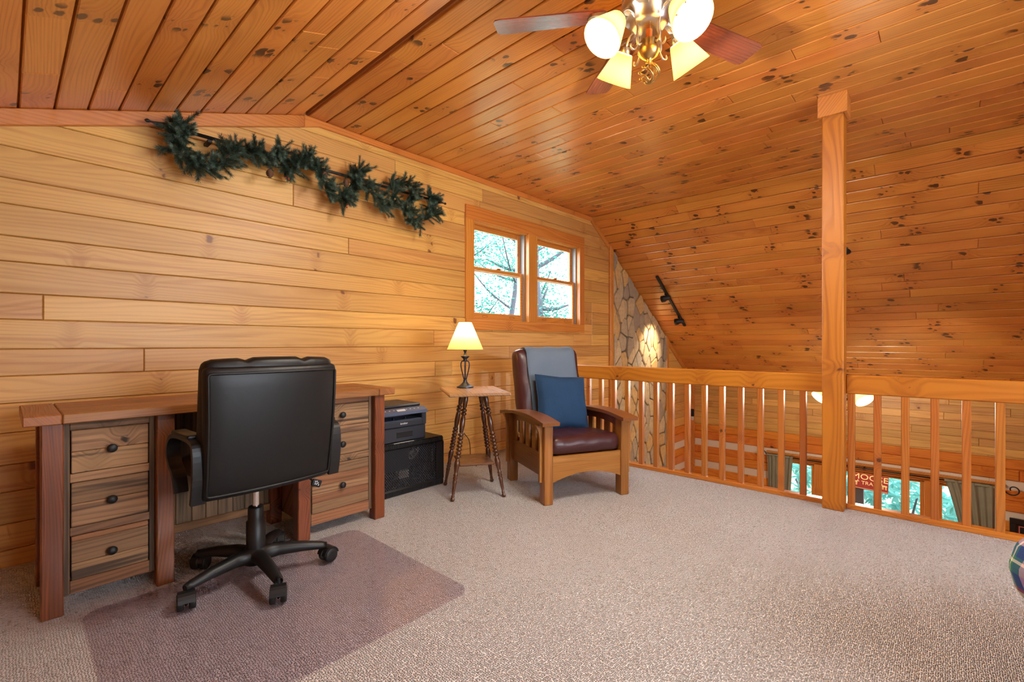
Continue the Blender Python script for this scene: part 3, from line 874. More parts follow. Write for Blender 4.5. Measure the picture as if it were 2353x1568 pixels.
# ------------------------------------------------------------------ office chair (front = +Y)
oc = thing('office_chair', 'black leather swivel office chair on five caster legs before the desk', 'office chair', (.79, 2.345, .0075), R(4))
hub = MB(); hub.lathe([(.03,.06),(.052,.065),(.055,.10),(.05,.125),(.036,.135)], 20); hub.build('hub', M['black_plastic'], oc)
slv = MB(); slv.lathe([(.040,.13),(.040,.255),(.033,.26),(.033,.315),(.030,.322),(.012,.322)], 20); slv.build('column_sleeve', M['black_plastic'], oc)
gas = MB(); gas.lathe([(.0145,.31),(.0145,.44)], 16); gas.build('gas_column', M['chrome'], oc)
for k in range(5):
    A = ROT(191.5 + 72*k, 'Z')
    leg = MB()
    pts = [(.03,0,.10),(.10,0,.106),(.20,0,.098),(.285,0,.086),(.305,0,.080)]
    prof = [(.034,.034),(.031,.030),(.026,.024),(.022,.018),(.017,.015)]
    vs = []; fs = []; n = 10
    for (p, (w, h)) in zip(pts, prof):
        for j in range(n):
            t_ = 2*math.pi*j/n
            vs.append((p[0], w*math.cos(t_), p[2] + h*math.sin(t_)))
    for i in range(len(pts)-1):
        for j in range(n): fs.append((i*n+j, i*n+(j+1) % n, (i+1)*n+(j+1) % n, (i+1)*n+j))
    fs += [tuple(range(n)), tuple(reversed(range(4*n, 5*n)))]
    leg.add(vs, fs, True, A)
    lg = leg.build('leg', M['black_plastic'], oc)
    cs_ = MB()
    sw = ROT(191.5 + 72*k, 'Z') @ TR((.300,0,0)) @ ROT(random.uniform(0, 360), 'Z') @ Matrix.Scale(1.28, 4)
    cs_.lathe([(.006,.045),(.006,.075)], 8, sw)
    cs_.lathe([(.001,-.004),(.02,-.004),(.023,0),(.02,.004),(.001,.004)], 16, sw @ TR((0,0,.030)) @ ROT(90,'X'))
    for sg in (-1, 1):
        cs_.lathe([(.010,-.009),(.024,-.009),(.0262,-.006),(.0262,.006),(.024,.009),(.010,.009)], 20, sw @ TR((-.012, sg*.016, .0262)) @ ROT(90,'X'))
    hood = []
    for j in range(9):
        a = R(10 + 20*j); hood.append((-.012 + .030*math.cos(a), 0, .0262 + .030*math.sin(a)))
    cs_.strip(hood, (0,1,0), .046, .004, sw)
    cs_.build('caster', M['rubber'], oc)
plate = MB(); plate.rbox(.22, .26, .05, .015, (2,2,1), None, TR((0,.02,.445))); plate.build('tilt_mechanism', M['black_plastic'], oc)
seat = MB()
def seatdef(p):
    p.z += .012*(1-(p.x/.24)**2)*(1 if p.z > 0 else 0); p.z -= .03*max(0, (p.y-.12)/.14)**2; return p
seat.rbox(.46, .48, .10, .045, (6,6,2), seatdef, TR((0,.055,.515))); seat.build('seat', M['black_leather'], oc)
BKY = -.205
def back_xf(p):
    # p: x width, y thickness (rear = -), z height about the middle -> curved and leaning back
    zc = p.z
    p.x *= 1.0 + .02*(zc/.27)
    p.y += -.035*(1-(p.x/.28)**2) - .10*(zc) + .05*(zc/.27)**2*0.3
    return p
bk = MB(); bk.rbox(.545, .05, .535, .022, (8,2,8), back_xf, TR((-.012, BKY, .712))); bkshell = bk.build('backrest', M['black_leather'], oc)
def cush_xf(p):
    zc = p.z
    groove = .0
    for gx in (-.125, .125): groove += math.exp(-((p.x-gx)/.012)**2)
    p.z += (-.014*groove + .010*(1-(p.x/.28)**2)) if zc > .2 else 0
    p.y += -.035*(1-(p.x/.28)**2) - .10*zc
    return p
bc = MB(); bc.rbox(.55, .085, .57, .038, (16,2,8), cush_xf, TR((-.012, BKY+.05, .722))); bc.build('back_cushion', M['black_leather'], oc)
loop = []
for (cx, cz, a0) in ((.248,.23,0),(-.248,.23,90),(-.248,-.235,180),(.248,-.235,270)):
    for k in range(5):
        a = R(a0 + 22.5*k); loop.append((cx + .012*math.cos(a), cz + .012*math.sin(a)))
fine_ = []
for i in range(len(loop)):
    p, q = loop[i], loop[(i+1) % len(loop)]; m_ = max(1, int(math.hypot(q[0]-p[0], q[1]-p[1])/.04))
    for k in range(m_): fine_.append((p[0]+(q[0]-p[0])*k/m_, p[1]+(q[1]-p[1])*k/m_))
pp = MB(); pp.tube([tuple(back_xf(Vector((x, -.025, z)))+Vector((-.012, BKY, .712))) for x, z in fine_], .0058, 8, closed=True)
pp.build('piping', M['black_leather'], bkshell)
for sg in (-1, 1):
    ar = MB()
    path = bez([(0,-.165,.46),(0,-.185,.56),(0,-.185,.67),(0,-.15,.705),(0,-.05,.712),(0,.06,.705),(0,.115,.672),(0,.125,.62),(0,.095,.575),(0,.05,.54),(0,.02,.47)], 5)
    ar.strip([(sg*.288, p.y, p.z-.02) for p in path], (1,0,0), .05, .018)
    ar.build('armrest', M['black_plastic'], oc)
    MB().rbox(.056, .20, .018, .008, (1,3,1), None, TR((sg*.288, -.045, .702))).build('arm_pad', M['black_leather'], oc)
lv = MB(); lv.tube([(.10,.02,.44),(.20,-.02,.435),(.245,-.05,.395)], .005, 8); lv.build('tilt_lever', M['black_plastic'], oc)
lp = MB(); lp.rbox(.05, .014, .036, .006, (1,1,1), None, TR((.262,-.06,.378)) @ ROT(25,'Y')); lpo = lp.build('lever_paddle', M['black_plastic'], oc)
pm = MB()
for (a, b) in ((-.012,.006),(-.004,.008),(.004,.002),(.010,-.006),(-.002,-.004),(-.010,-.004)): pm.box(a-.002,-.0082,b-.004, a+.002,-.0074,b+.004, 0, TR((.262,-.06,.378)) @ ROT(25,'Y'))
pm.build('printed_symbol', M['white_print'], lpo)

# ------------------------------------------------------------------ network cabinet
rk = thing('network_cabinet', 'low black steel equipment cabinet with perforated door beside the desk', 'cabinet', (2.015, 3.07, 0))
TRK = TR((-2.015, -3.07, 0))
x0, x1, y0, y1, z0, z1 = 1.725, 2.305, 2.85, 3.29, .0, .372
cbx = MB()
cbx.box(x0, y0, .012, x0+.02, y1, z1-.02, 0, TRK).box(x1-.02, y0+.002, .012, x1, y1, z1-.02, .006, TRK).box(x0, y1-.02, .012, x1, y1, z1-.02, 0, TRK)
cbx.box(x0, y0-.004, z1-.045, x1, y1, z1, .012, TRK).box(x0, y0-.004, 0, x1, y1, .05, .010, TRK)
cbx.box(x1-.075, y0-.006, .045, x1-.002, y0+.02, z1-.04, .004, TRK).box(x0, y0-.006, .045, x0+.03, y0+.02, z1-.04, .004, TRK)
cbx.build('case', M['rack_black'], rk)
dr = MB(); dr.box(x0+.03, y0+.004, .05, x1-.075, y0+.006, z1-.045, 0, TRK); dr.build('perforated_door', M['perf'], rk)
for (zc, h) in ((z1-.014, .022), (.025, .026)):
    v = MB()
    for k in range(38):
        xx = x0+.02 + k*.014
        if xx > x1-.03: break
        if zc > .2: v.box(xx, y0-.006, z1-.028, xx+.006, y0+.012, z1+.0008, 0, TRK)
        else: v.box(xx, y0-.0062, zc-h/2, xx+.006, y0, zc+h/2, 0, TRK)
    tag(v.build('vent_grille', M['rubber'], rk), None, None, None, 'stuff')
MB().box(1.86, y0-.002, z1-.001, 2.03, y0+.012, z1+.0012, 0, TRK).build('paper_label', M['grey_print'], rk)
inn = MB(); inn.box(1.93, 2.90, .10, 2.02, 2.93, .155, .002, TRK).build('label_card', M['white_plastic'], rk)
MB().tube([(2.235-2.015, 2.905-3.07, .30),(2.235-2.015, 2.905-3.07, .12)], .0035, 6).build('patch_cable', M['white_plastic'], rk)
cab = MB()
for k in range(5):
    cab.tube([(2.06+.02*math.cos(a*.6+k)-2.015 + .012*k, 2.93-3.07, .245+.026*math.sin(a*.6)+.006*k) for a in range(11)], .004, 6)
cab.build('cable_coil', M['white_plastic'], rk)

# ------------------------------------------------------------------ printer
pr_ = thing('printer', 'dark grey laser printer standing on the black cabinet', 'printer', (1.96, 3.07, .3715))
def pbox(name, a, mat, b=.006, parent=pr_): return MB().box(*a, b).build(name, M[mat], parent)
pw = .198
body = MB(); body.box(-pw,-.19,0, pw,.19,.105,.008).box(-pw-.003,-.194,.105, -pw+.035,.19,.200,.006).box(pw-.035,-.194,.105, pw+.003,.19,.200,.006).box(-pw+.035,-.02,.105, pw-.035,.19,.200,0)
body.build('body', M['printer'], pr_)
pbox('front_door', (-pw+.036,-.195,.108, pw-.036,-.17,.150), 'printer', .003)
pbox('output_tray', (-pw+.036,-.185,.150, pw-.036,-.03,.156), 'printer_panel', .002)
for dx in (-.06, .04): pbox('paper_stop', (dx,-.15,.156, dx+.006,-.13,.170), 'printer_panel', .001)
pbox('scanner_bed', (-pw-.004,-.16,.200, pw+.004,.192,.236), 'printer', .008)
pbox('scanner_lid', (-pw-.004,-.12,.236, pw+.004,.192,.258), 'printer', .008)
cp = MB(); cp.prism([(-.205,.195),(-.155,.195),(-.135,.238),(-.16,.236),(-.20,.216)], -pw-.004, pw+.004, 0, Matrix(((0,0,1,0),(1,0,0,0),(0,1,0,0),(0,0,0,1))))
panel = cp.build('control_panel', M['printer_panel'], pr_)
for k in range(9):
    if k in (3, 4): continue
    MB().box(-.15+.035*k, -.003, 0, -.139+.035*k, .003, .002, .0006, TR((0,-.178,.2285)) @ ROT(30,'X')).build('button', M['grey_print'], panel)
MB().box(-.05,-.012,0,.02,.010,.0015,.0005, TR((0,-.180,.2265)) @ ROT(30,'X')).build('display', M['grey_print'], panel)
pbox('tray_grip', (-.06,-.1915,.03, .08,-.185,.075), 'rubber', .004)
text('brother', .020, M['white_print'], pr_, TR((.0,-.1958,.132)) @ ROT(90,'X'))
text('DCP', .026, M['white_print'], pr_, TR((-.150,-.10,.2588)), .0003)

# ------------------------------------------------------------------ outlet and lamp cord
out = thing('wall_outlet', 'ivory wall outlet behind the turned-leg table', 'outlet', (2.60, GY, .42))
ol_ = onY(1059, 990, GY); out.location = (ol_.x, GY, ol_.z)
MB().box(-.036,-.008,-.058,.036,.002,.058,.003).build('cover_plate', M['white_plastic'], out)
for dz in (-.024, .022): MB().box(-.016,-.012,dz-.013,.016,-.006,dz+.013,.004).build('socket', M['white_plastic'], out)
q = Vector(out.location)
cord = MB(); cord.tube(bez([(q.x+.02, GY-.014, q.z-.022),(q.x+.06, GY-.05, q.z-.10),(q.x+.075, GY-.05, q.z-.26),(q.x+.05, GY-.08, .03),(q.x+.0, GY-.14, .008),(q.x-.08, GY-.3, .006)], 6), .0035, 6)
tag(cord.build('power_cord', M['iron']), 'thin dark power cord dropping from the outlet to the carpet', 'cord')

# ------------------------------------------------------------------ turned leg table
tb = thing('side_table', 'small square-topped table on four splayed turned walnut legs', 'table', (2.335, 2.545, 0), R(-32))
ZTB = .742
tp = MB(); tp.box(-.215,-.27, ZTB-.022, .215,.27, ZTB, .006); tp.build('table_top', M['walnut_top'], tb)
MB().box(-.10,-.12, ZTB-.036, .10,.12, ZTB-.021, .003).build('cleat', M['walnut'], tb)
MB().box(-.125,-.150,.222,.125,.150,.236,.004).build('shelf', M['walnut_shelf'], tb)
prof = [(.010,0),(.014,.006),(.015,.016),(.010,.026),(.012,.034),(.009,.042),(.011,.07),(.013,.11),(.015,.13),(.012,.14),(.016,.150),(.012,.160),(.016,.170),(.012,.180)]
prof += [(.014,.20),(.019,.235),(.018,.26),(.012,.275)]
zb = .28
for k in range(7):
    prof += [(.009, zb), (.0165, zb+.003), (.0200, zb+.008), (.0205, zb+.012), (.0200, zb+.016), (.0165, zb+.021), (.009, zb+.024)]; zb += .0245
prof += [(.014,zb+.004),(.019,zb+.05),(.017,zb+.10),(.013,zb+.115)]; zb += .118
for k in range(2):
    prof += [(.009, zb), (.0165, zb+.003), (.0200, zb+.008), (.0205, zb+.012), (.0200, zb+.016), (.0165, zb+.021), (.009, zb+.024)]; zb += .0245
prof += [(.015, zb+.01),(.019, zb+.06),(.016, ZTB-.025)]
LEN = prof[-1][1]
for (sx, sy) in ((-1,-1),(1,-1),(1,1),(-1,1)):
    f0 = Vector((sx*.183, sy*.192, 0)); f1 = Vector((sx*.068, sy*.085, ZTB-.022))
    d = f1 - f0; Mx = TR(f0) @ d.to_track_quat('Z', 'Y').to_matrix().to_4x4() @ Matrix.Diagonal((1,1,d.length/LEN,1))
    lg = MB(); lg.lathe(prof, 12, Mx); lg.build('leg', M['walnut'], tb)

# ------------------------------------------------------------------ table lamp
LX, LY = 2.405, 2.715
tl = thing('table_lamp', 'gunmetal table lamp with lit parchment cone shade on the small table', 'lamp', (LX, LY, ZTB))
lb = MB(); lb.lathe([(.064,0),(.066,.006),(.060,.010),(.050,.014),(.036,.024),(.020,.040),(.014,.050),(.016,.056),(.009,.062)], 28); lb.build('base', M['gunmetal'], tl)
MB().lathe([(.006,.058),(.006,.215)], 10).build('stem', M['gunmetal'], tl)
for k in range(4):
    c_ = MB(); c_.tube([tuple(ROT(45+90*k,'Z') @ p) for p in bez([(.008,0,.062),(.014,0,.085),(.026,0,.135),(.032,0,.175),(.026,0,.200),(.010,0,.205)], 5)], .0045, 8); c_.build('cage_rod', M['gunmetal'], tl)
MB().lathe([(.012,.200),(.018,.206),(.014,.214),(.016,.222),(.034,.238),(.034,.243),(.010,.246),(.008,.275),(.014,.28),(.014,.32)], 20).build('socket', M['gunmetal'], tl)
sh = MB(); z0, z1 = .292, .500
sh.lathe([(.139,z0),(.049,z1)], 40, None, True, False); sho = sh.build('shade', M['lamp_shade'], tl)
MB().tube([(.139*math.cos(R(9*k)), .139*math.sin(R(9*k)), z0) for k in range(40)], .0016, 6, closed=True).build('shade_rim', M['desk_top'], sho)
bl = MB(); bl.lathe([(.012,.32),(.016,.335),(.027,.365),(.029,.385),(.022,.405),(.006,.414)], 16); blo = bl.build('bulb', M['bulb'], tl)
blo.visible_shadow = True
point('table_lamp_light', (0,0,.455), 7.0, WARM, .03, tl)

# ------------------------------------------------------------------ morris armchair (front = -Y)
mc = thing('morris_chair', 'oak slatted armchair with burgundy leather cushions beside the railing', 'armchair', (2.885, 2.125, 0), R(-25.5))
hw, hd = .335, .345
LG = .065
for (sx, sy) in ((-1,-1),(1,-1),(1,1),(-1,1)):
    MB().box(sx*hw-(LG if sx > 0 else 0), sy*hd-(LG+.01 if sy > 0 else 0), 0, sx*hw+(0 if sx > 0 else LG), sy*hd+(0 if sy > 0 else LG+.01), .548 - (.02 if sy > 0 else 0), .004).build('leg', M['oakZ'], mc)
for sx in (-1, 1):
    xm = sx*(hw-.032)
    # bowed arm
    am = MB(); path = bez([(xm+sx*.008, -hd-.055, .548),(xm+sx*.008, -.20, .570),(xm+sx*.008, .02, .572),(xm+sx*.008, .22, .556),(xm+sx*.008, hd+.06, .530)], 6)
    am.strip(path, (1,0,0), .125, .024); am.build('arm', M['oakY'], mc)
    MB().box(xm-.035,-hd-.03+.0, .556, xm+.02, -hd+.045, .5625, .002).build('tenon', M['oakY'], mc)
    ur = MB(); up = bez([(xm,-hd+.06,.505),(xm,-.1,.527),(xm,.1,.527),(xm,hd-.06,.500)], 6); ur.strip(up, (1,0,0), .022, .055); ur.build('upper_side_rail', M['oakY'], mc)
    MB().box(xm-.012,-hd+.06,.170, xm+.012, hd-.06,.330,.003).build('side_panel', M['oakY'], mc)
    for k in range(5):
        yy = -hd+.115 + k*.115
        MB().box(xm-.008, yy-.033, .325, xm+.008, yy+.033, .515, .002).build('slat', M['oakZ'], mc)
    for sy in (-1, 1):
        cb = MB()
        pts_ = [(0,.15),(.022,.15),(.022,.44),(.030,.49),(.050,.535),(0,.535)]
        # corbel on the outer side of each leg: thin plate
        yy = sy*(hd-.04)
        for i in range(1): pass
        Mx = Matrix(((sx,0,0,sx*(hw)),(0,0,1,yy-.012),(0,1,0,0),(0,0,0,1)))
        vs = [(p[0], p[1], w) for w in (0, .024) for p in pts_]; n = len(pts_)
        fs = [tuple(reversed(range(n))), tuple(range(n, 2*n))] + [(i, (i+1) % n, n+(i+1) % n, n+i) for i in range(n)]
        cb.add(vs, fs, False, Mx); cb.build('corbel', M['oakZ'], mc)
# front apron with arched lower edge
ap = MB(); n = 14; vs = []
for k in range(n+1):
    u = -1 + 2*k/n; x = u*(hw-LG+.002); zz = .140 + .055*(1-u*u)
    for (y, z) in ((-hd+.012, zz), (-hd+.036, zz), (-hd+.036, .318), (-hd+.012, .318)): vs.append((x, y, z))
fs = [(0,1,2,3), tuple(reversed(range(n*4, n*4+4)))]
for k in range(n):
    for j in range(4): fs.append((k*4+(j+1) % 4, k*4+j, (k+1)*4+j, (k+1)*4+(j+1) % 4))
ap.add(vs, fs, False); ap.build('front_apron', M['oak'], mc)
MB().box(-hw+LG, hd-.04, .17, hw-LG, hd-.016, .33, .003).build('rear_apron', M['oak'], mc)
MB().box(-hw+LG*.6, -hd+.03, .27, hw-LG*.6, hd-.05, .30, 0).build('seat_deck', M['oak'], mc)
def sc_def(p):
    p.z += .018*(1-(p.x/.26)**2)*(1-(p.y/.28)**2)*(1 if p.z > 0 else 0) + .004*math.sin(p.x*40+p.y*9)*(1 if p.z > 0 else 0); return p
scu = MB(); scu.rbox(.555, .60, .125, .05, (10,10,3), sc_def, TR((0,-.035,.365)) @ ROT(-3,'X')); scu.build('seat_cushion', M['burgundy'], mc)
LEAN = TR((0, .225, .40)) @ ROT(-13, 'X')
def bc_def(p):
    p.y -= .02*(1-(p.x/.26)**2)*(1-(p.z/.33)**2)*(1 if p.y < 0 else 0); p.y += .004*math.sin(p.z*30+p.x*11); return p
bcu = MB(); bcu.rbox(.565, .15, .685, .055, (10,3,12), bc_def, LEAN @ TR((0,-.006,.305))); bcu.build('back_cushion', M['burgundy'], mc)
bf = MB()
for k in range(5): bf.box(-.22,.072,.02+.13*k,.22,.088,.07+.13*k,.003, LEAN)
bf.box(-.235,.066,-.08,-.205,.094,.58,.003, LEAN).box(.205,.066,-.08,.235,.094,.58,.003, LEAN)
bf.build('back_frame', M['oakZ'], mc)

# folded throw over the back (world frame shared with the chair)
MCW = TR((2.885, 2.125, 0)) @ ROT(-25.5, 'Z')
th = MB(); tw = .43; prof_ = []
for z in [.03+.05*i for i in range(11)]: prof_.append((-.091, z))
prof_ += [(-.089,.60),(-.076,.629),(-.046,.648),(0,.652),(.042,.648),(.066,.630),(.088,.60)]
for z in [.54-.06*i for i in range(9)]: prof_.append((.108, z))
vs = []; nx_ = 12; L_ = len(prof_)
for side in (0, 1):
    for i, (y, z) in enumerate(prof_):
        a = prof_[max(i-1,0)]; b = prof_[min(i+1,L_-1)]; tx, tz = b[0]-a[0], b[1]-a[1]; l = math.hypot(tx, tz); nx2, nz2 = -tz/l, tx/l
        for k in range(nx_+1):
            x = .018 -tw/2 + tw*k/nx_ + .006*math.sin(z*9); bul = -.012*(1-(x/.26)**2) if y < -.08 else 0
            o_ = side*.010; vs.append((x, y + bul + nx2*o_, z + nz2*o_ + .003*math.sin(k*1.3)))
fs = []; W_ = nx_+1; off = L_*W_
for i in range(L_-1):
    for k in range(nx_):
        q_ = (i*W_+k, i*W_+k+1, (i+1)*W_+k+1, (i+1)*W_+k)
        fs.append(tuple(reversed(q_))); fs.append(tuple(j+off for j in q_))
    for k in (0, nx_):
        fs.append((i*W_+k, (i+1)*W_+k, off+(i+1)*W_+k, off+i*W_+k))
for i in (0, L_-1):
    for k in range(nx_): fs.append((i*W_+k, i*W_+k+1, off+i*W_+k+1, off+i*W_+k))
th.add(vs, fs, True, LEAN)
tho = th.build('throw_blanket', M['throw']); tho.matrix_basis = MCW
tag(tho, 'folded slate blue throw draped over the armchair back', 'blanket')
# pillow
pl = MB(); n = 18; vs = []; fs = []
def pil(u, v, sd):
    e = (1-u**4)*(1-v**4); t_ = .075*max(e,0)**.55
    k = 1 - .06*(1-abs(u))*abs(v)**3 ; k2 = 1 - .06*(1-abs(v))*abs(u)**3
    return (.212*u*k2, sd*t_ + .004*math.sin(7*u+3*v)*e, .212*v*k)
for sd in (-1, 1):
    for i in range(n+1):
        for j in range(n+1): vs.append(pil(-1+2*i/n, -1+2*j/n, sd))
W_ = n+1; off = W_*W_
for i in range(n):
    for j in range(n):
        q_ = (i*W_+j, (i+1)*W_+j, (i+1)*W_+j+1, i*W_+j+1); fs.append(q_); fs.append(tuple(k+off for k in reversed(q_)))
pl.add(vs, fs, True)
edge_ = [(-.205+.0103*2*k, 0, -.205) for k in range(20)]
plo = pl.build('throw_pillow', M['pillow'])
plo.matrix_basis = MCW @ TR((.016, .073, .626)) @ ROT(-20,'X') @ ROT(5,'Y')
tag(plo, 'square navy blue pillow leaning on the armchair seat', 'pillow')
pe = MB(); seam = []
for (a, b) in (((-1,-1),(1,-1)),((1,-1),(1,1)),((1,1),(-1,1)),((-1,1),(-1,-1))):
    for k in range(12):
        u = a[0]+(b[0]-a[0])*k/12; v = a[1]+(b[1]-a[1])*k/12; seam.append(pil(u, v, 1))
pe.tube(seam, .003, 6, closed=True); pe.build('seam', M['pillow'], plo)

# ------------------------------------------------------------------ plaid seat at the right edge
ps = thing('plaid_armchair', 'madras plaid upholstered armchair with rounded arm facing the railing', 'armchair', (2.148, -.718, 0), R(133))
MPS = Matrix()
def arm_def(p): return p
for sx in (-1, 1):
    a_ = MB(); a_.rbox(.26, .78, .25, .115, (4,8,4), None, TR((sx*.36,0,.40))); a_.build('rolled_arm', M['plaid'], ps)
MB().rbox(.60, .74, .26, .05, (5,6,3), None, TR((0,0,.28))).build('seat', M['plaid'], ps)
MB().rbox(.80, .20, .62, .08, (6,3,6), None, TR((0,.36,.58))).build('backrest', M['plaid'], ps)
MB().rbox(.54, .60, .14, .06, (5,6,2), None, TR((0,-.06,.45))).build('seat_cushion', M['plaid'], ps)
for (a, b) in ((-.33,-.30),(.33,-.30),(-.33,.30),(.33,.30)):
    f_ = MB(); f_.lathe([(.018,0),(.026,.16)], 12, TR((a,b,0))); f_.build('leg', M['walnut'], ps)

# ------------------------------------------------------------------ garland rod
ra = onY(328, 272, 3.24); rb = onY(1027, 470, 3.24); RZ = 2.313; RY = 3.24
rod = thing('curtain_rod', 'black iron rod with spear finials mounted high on the gable wall', 'curtain rod', ((ra.x+rb.x)/2, RY, RZ))
hl = (rb.x-ra.x)/2
MB().tube([(-hl+.2,0,0),(hl-.2,0,0)], .011, 10).build('rod', M['iron'], rod)
fin = [(.011,0),(.016,.004),(.016,.016),(.010,.024),(.014,.034),(.024,.052),(.024,.060),(.006,.150),(.005,.165),(.010,.176),(.010,.184),(.002,.193)]
for sg in (-1, 1):
    f_ = MB(); f_.lathe(fin, 12, TR((sg*(hl-.2),0,0)) @ ROT(90*sg,'Y')); f_.build('finial', M['iron'], rod)
    MB().box(sg*(hl-.32)-.012,-.006,-.03, sg*(hl-.32)+.012, .085, -.012, .002).build('bracket', M['iron'], rod)
# ------------------------------------------------------------------ fir garland
gpx = [(418,284,0),(415,304,1),(405,335,1),(432,368,1),(470,385,1),(510,370,1),(545,345,1),(580,350,1),(612,372,1),(640,350,1),(660,385,1),(690,375,1),(715,365,1),(735,410,1),(765,440,1),(790,462,1),(808,425,1),(822,395,0),(840,430,1),(870,465,1),(895,470,1),(900,420,1),(930,425,1),(945,450,1),(930,485,1),(955,510,1),(985,500,1),(995,470,1),(985,452,0)]
gp = [onY(x, y, RY-.03) for x, y, _ in gpx]
gc = gp[len(gp)//2].copy(); gc.z = RZ
gar = thing('fir_garland', 'green artificial fir garland with cones wound along the black rod', 'garland', gc)
path = bez(gp, 6)
gpath = [p - gc for p in path]
for i, p in enumerate(gpath): p.y += .035*math.sin(i*.55)
MB().tube(gpath, .006, 6).build('stem', M['cone'], gar)
sprigs = []
for v_ in range(5):
    rnd = random.Random(50+v_); mb = MB(); L_ = .12 + .012*v_
    mb.tube([(0,0,0),(0,0,L_*.8)], .0016, 4)
    N_ = 170
    for k in range(N_):
        t_ = k/N_; z = L_*(.05+.93*t_); a = k*2.4 + rnd.uniform(-.3,.3)
        ln = .046*(1-.25*t_)*rnd.uniform(.8,1.15); tilt = R(46) + rnd.uniform(-.2,.2)
        d = Vector((math.cos(a)*math.sin(tilt), math.sin(a)*math.sin(tilt), math.cos(tilt)))
        s_ = d.cross(Vector((0,0,1))).normalized()*.0013; o_ = Vector((0,0,z)); m_ = o_ + d*ln*.55; e = o_ + d*ln
        mb.add([tuple(o_-s_), tuple(o_+s_), tuple(m_+s_), tuple(e), tuple(m_-s_)], [(0,1,2,3,4)])
    o = mb.build('sprig', M['needle'], gar); sprigs.append(o)
used = set(); rg_ = random.Random(5); fill = MB()
count = 0
for i in range(0, len(gpath)):
    for k in range(4):
        j = rg_.randrange(5)
        tang = (gpath[min(i+1, len(gpath)-1)] - gpath[max(i-1, 0)]).normalized()
        d = (tang*rg_.uniform(-.5,.8) + Vector((rg_.uniform(-1,1), rg_.uniform(-1,0), rg_.uniform(-1.0,1.0)))).normalized()
        for _ in range(12):          # keep every sprig under the sloped ceiling
            tip = gpath[i] + gc + d*.15
            if tip.z + .035 < min(ZC, zl(tip.x)) - .012 and (gpath[i]+gc).z + .05 < zl((gpath[i]+gc).x): break
            d = (d + Vector((0, -.12, -.35))).normalized()
        mx_ = TR(gpath[i]) @ d.to_track_quat('Z','Y').to_matrix().to_4x4() @ ROT(rg_.uniform(0,360),'Z') @ Matrix.Scale(rg_.uniform(.52,.82), 4)
        if k > 1 or (k == 1 and i % 4 == 0):
            me_ = sprigs[j].data
            fill.add([tuple(v.co) for v in me_.vertices], [tuple(q.vertices) for q in me_.polygons], False, mx_); continue
        o = sprigs[j] if j not in used else sprigs[j].copy()
        if j in used: COL.objects.link(o); o.parent = gar
        used.add(j)
        o.matrix_basis = mx_
        count += 1
tag(fill.build('inner_needles', M['needle'], gar), None, None, None, 'stuff')
for (px, py) in ((745,402),(795,420),(620,398)):
    p = onY(px, py, RY-.09) - gc; cn = MB(); prof_ = [(.002,-.032)]
    for k in range(6): r_ = .020*math.sin(math.pi*(k+.8)/7.2); prof_ += [(r_+.004,-.028+k*.009),(r_-.003,-.022+k*.009)]
    prof_.append((.001,.03)); cn.lathe(prof_, 10, TR(p)); cn.build('pine_cone', M['cone'], gar)
for (px, py) in ((799,470),(801,463),(657,408),(663,412),(797,477),(850,478)):
    p = onY(px, py, RY-.11) - gc; b_ = MB(); b_.lathe([(.001,-.006),(.005,-.003),(.006,0),(.005,.003),(.001,.006)], 8, TR(p)); b_.build('berry', M['berry'], gar)

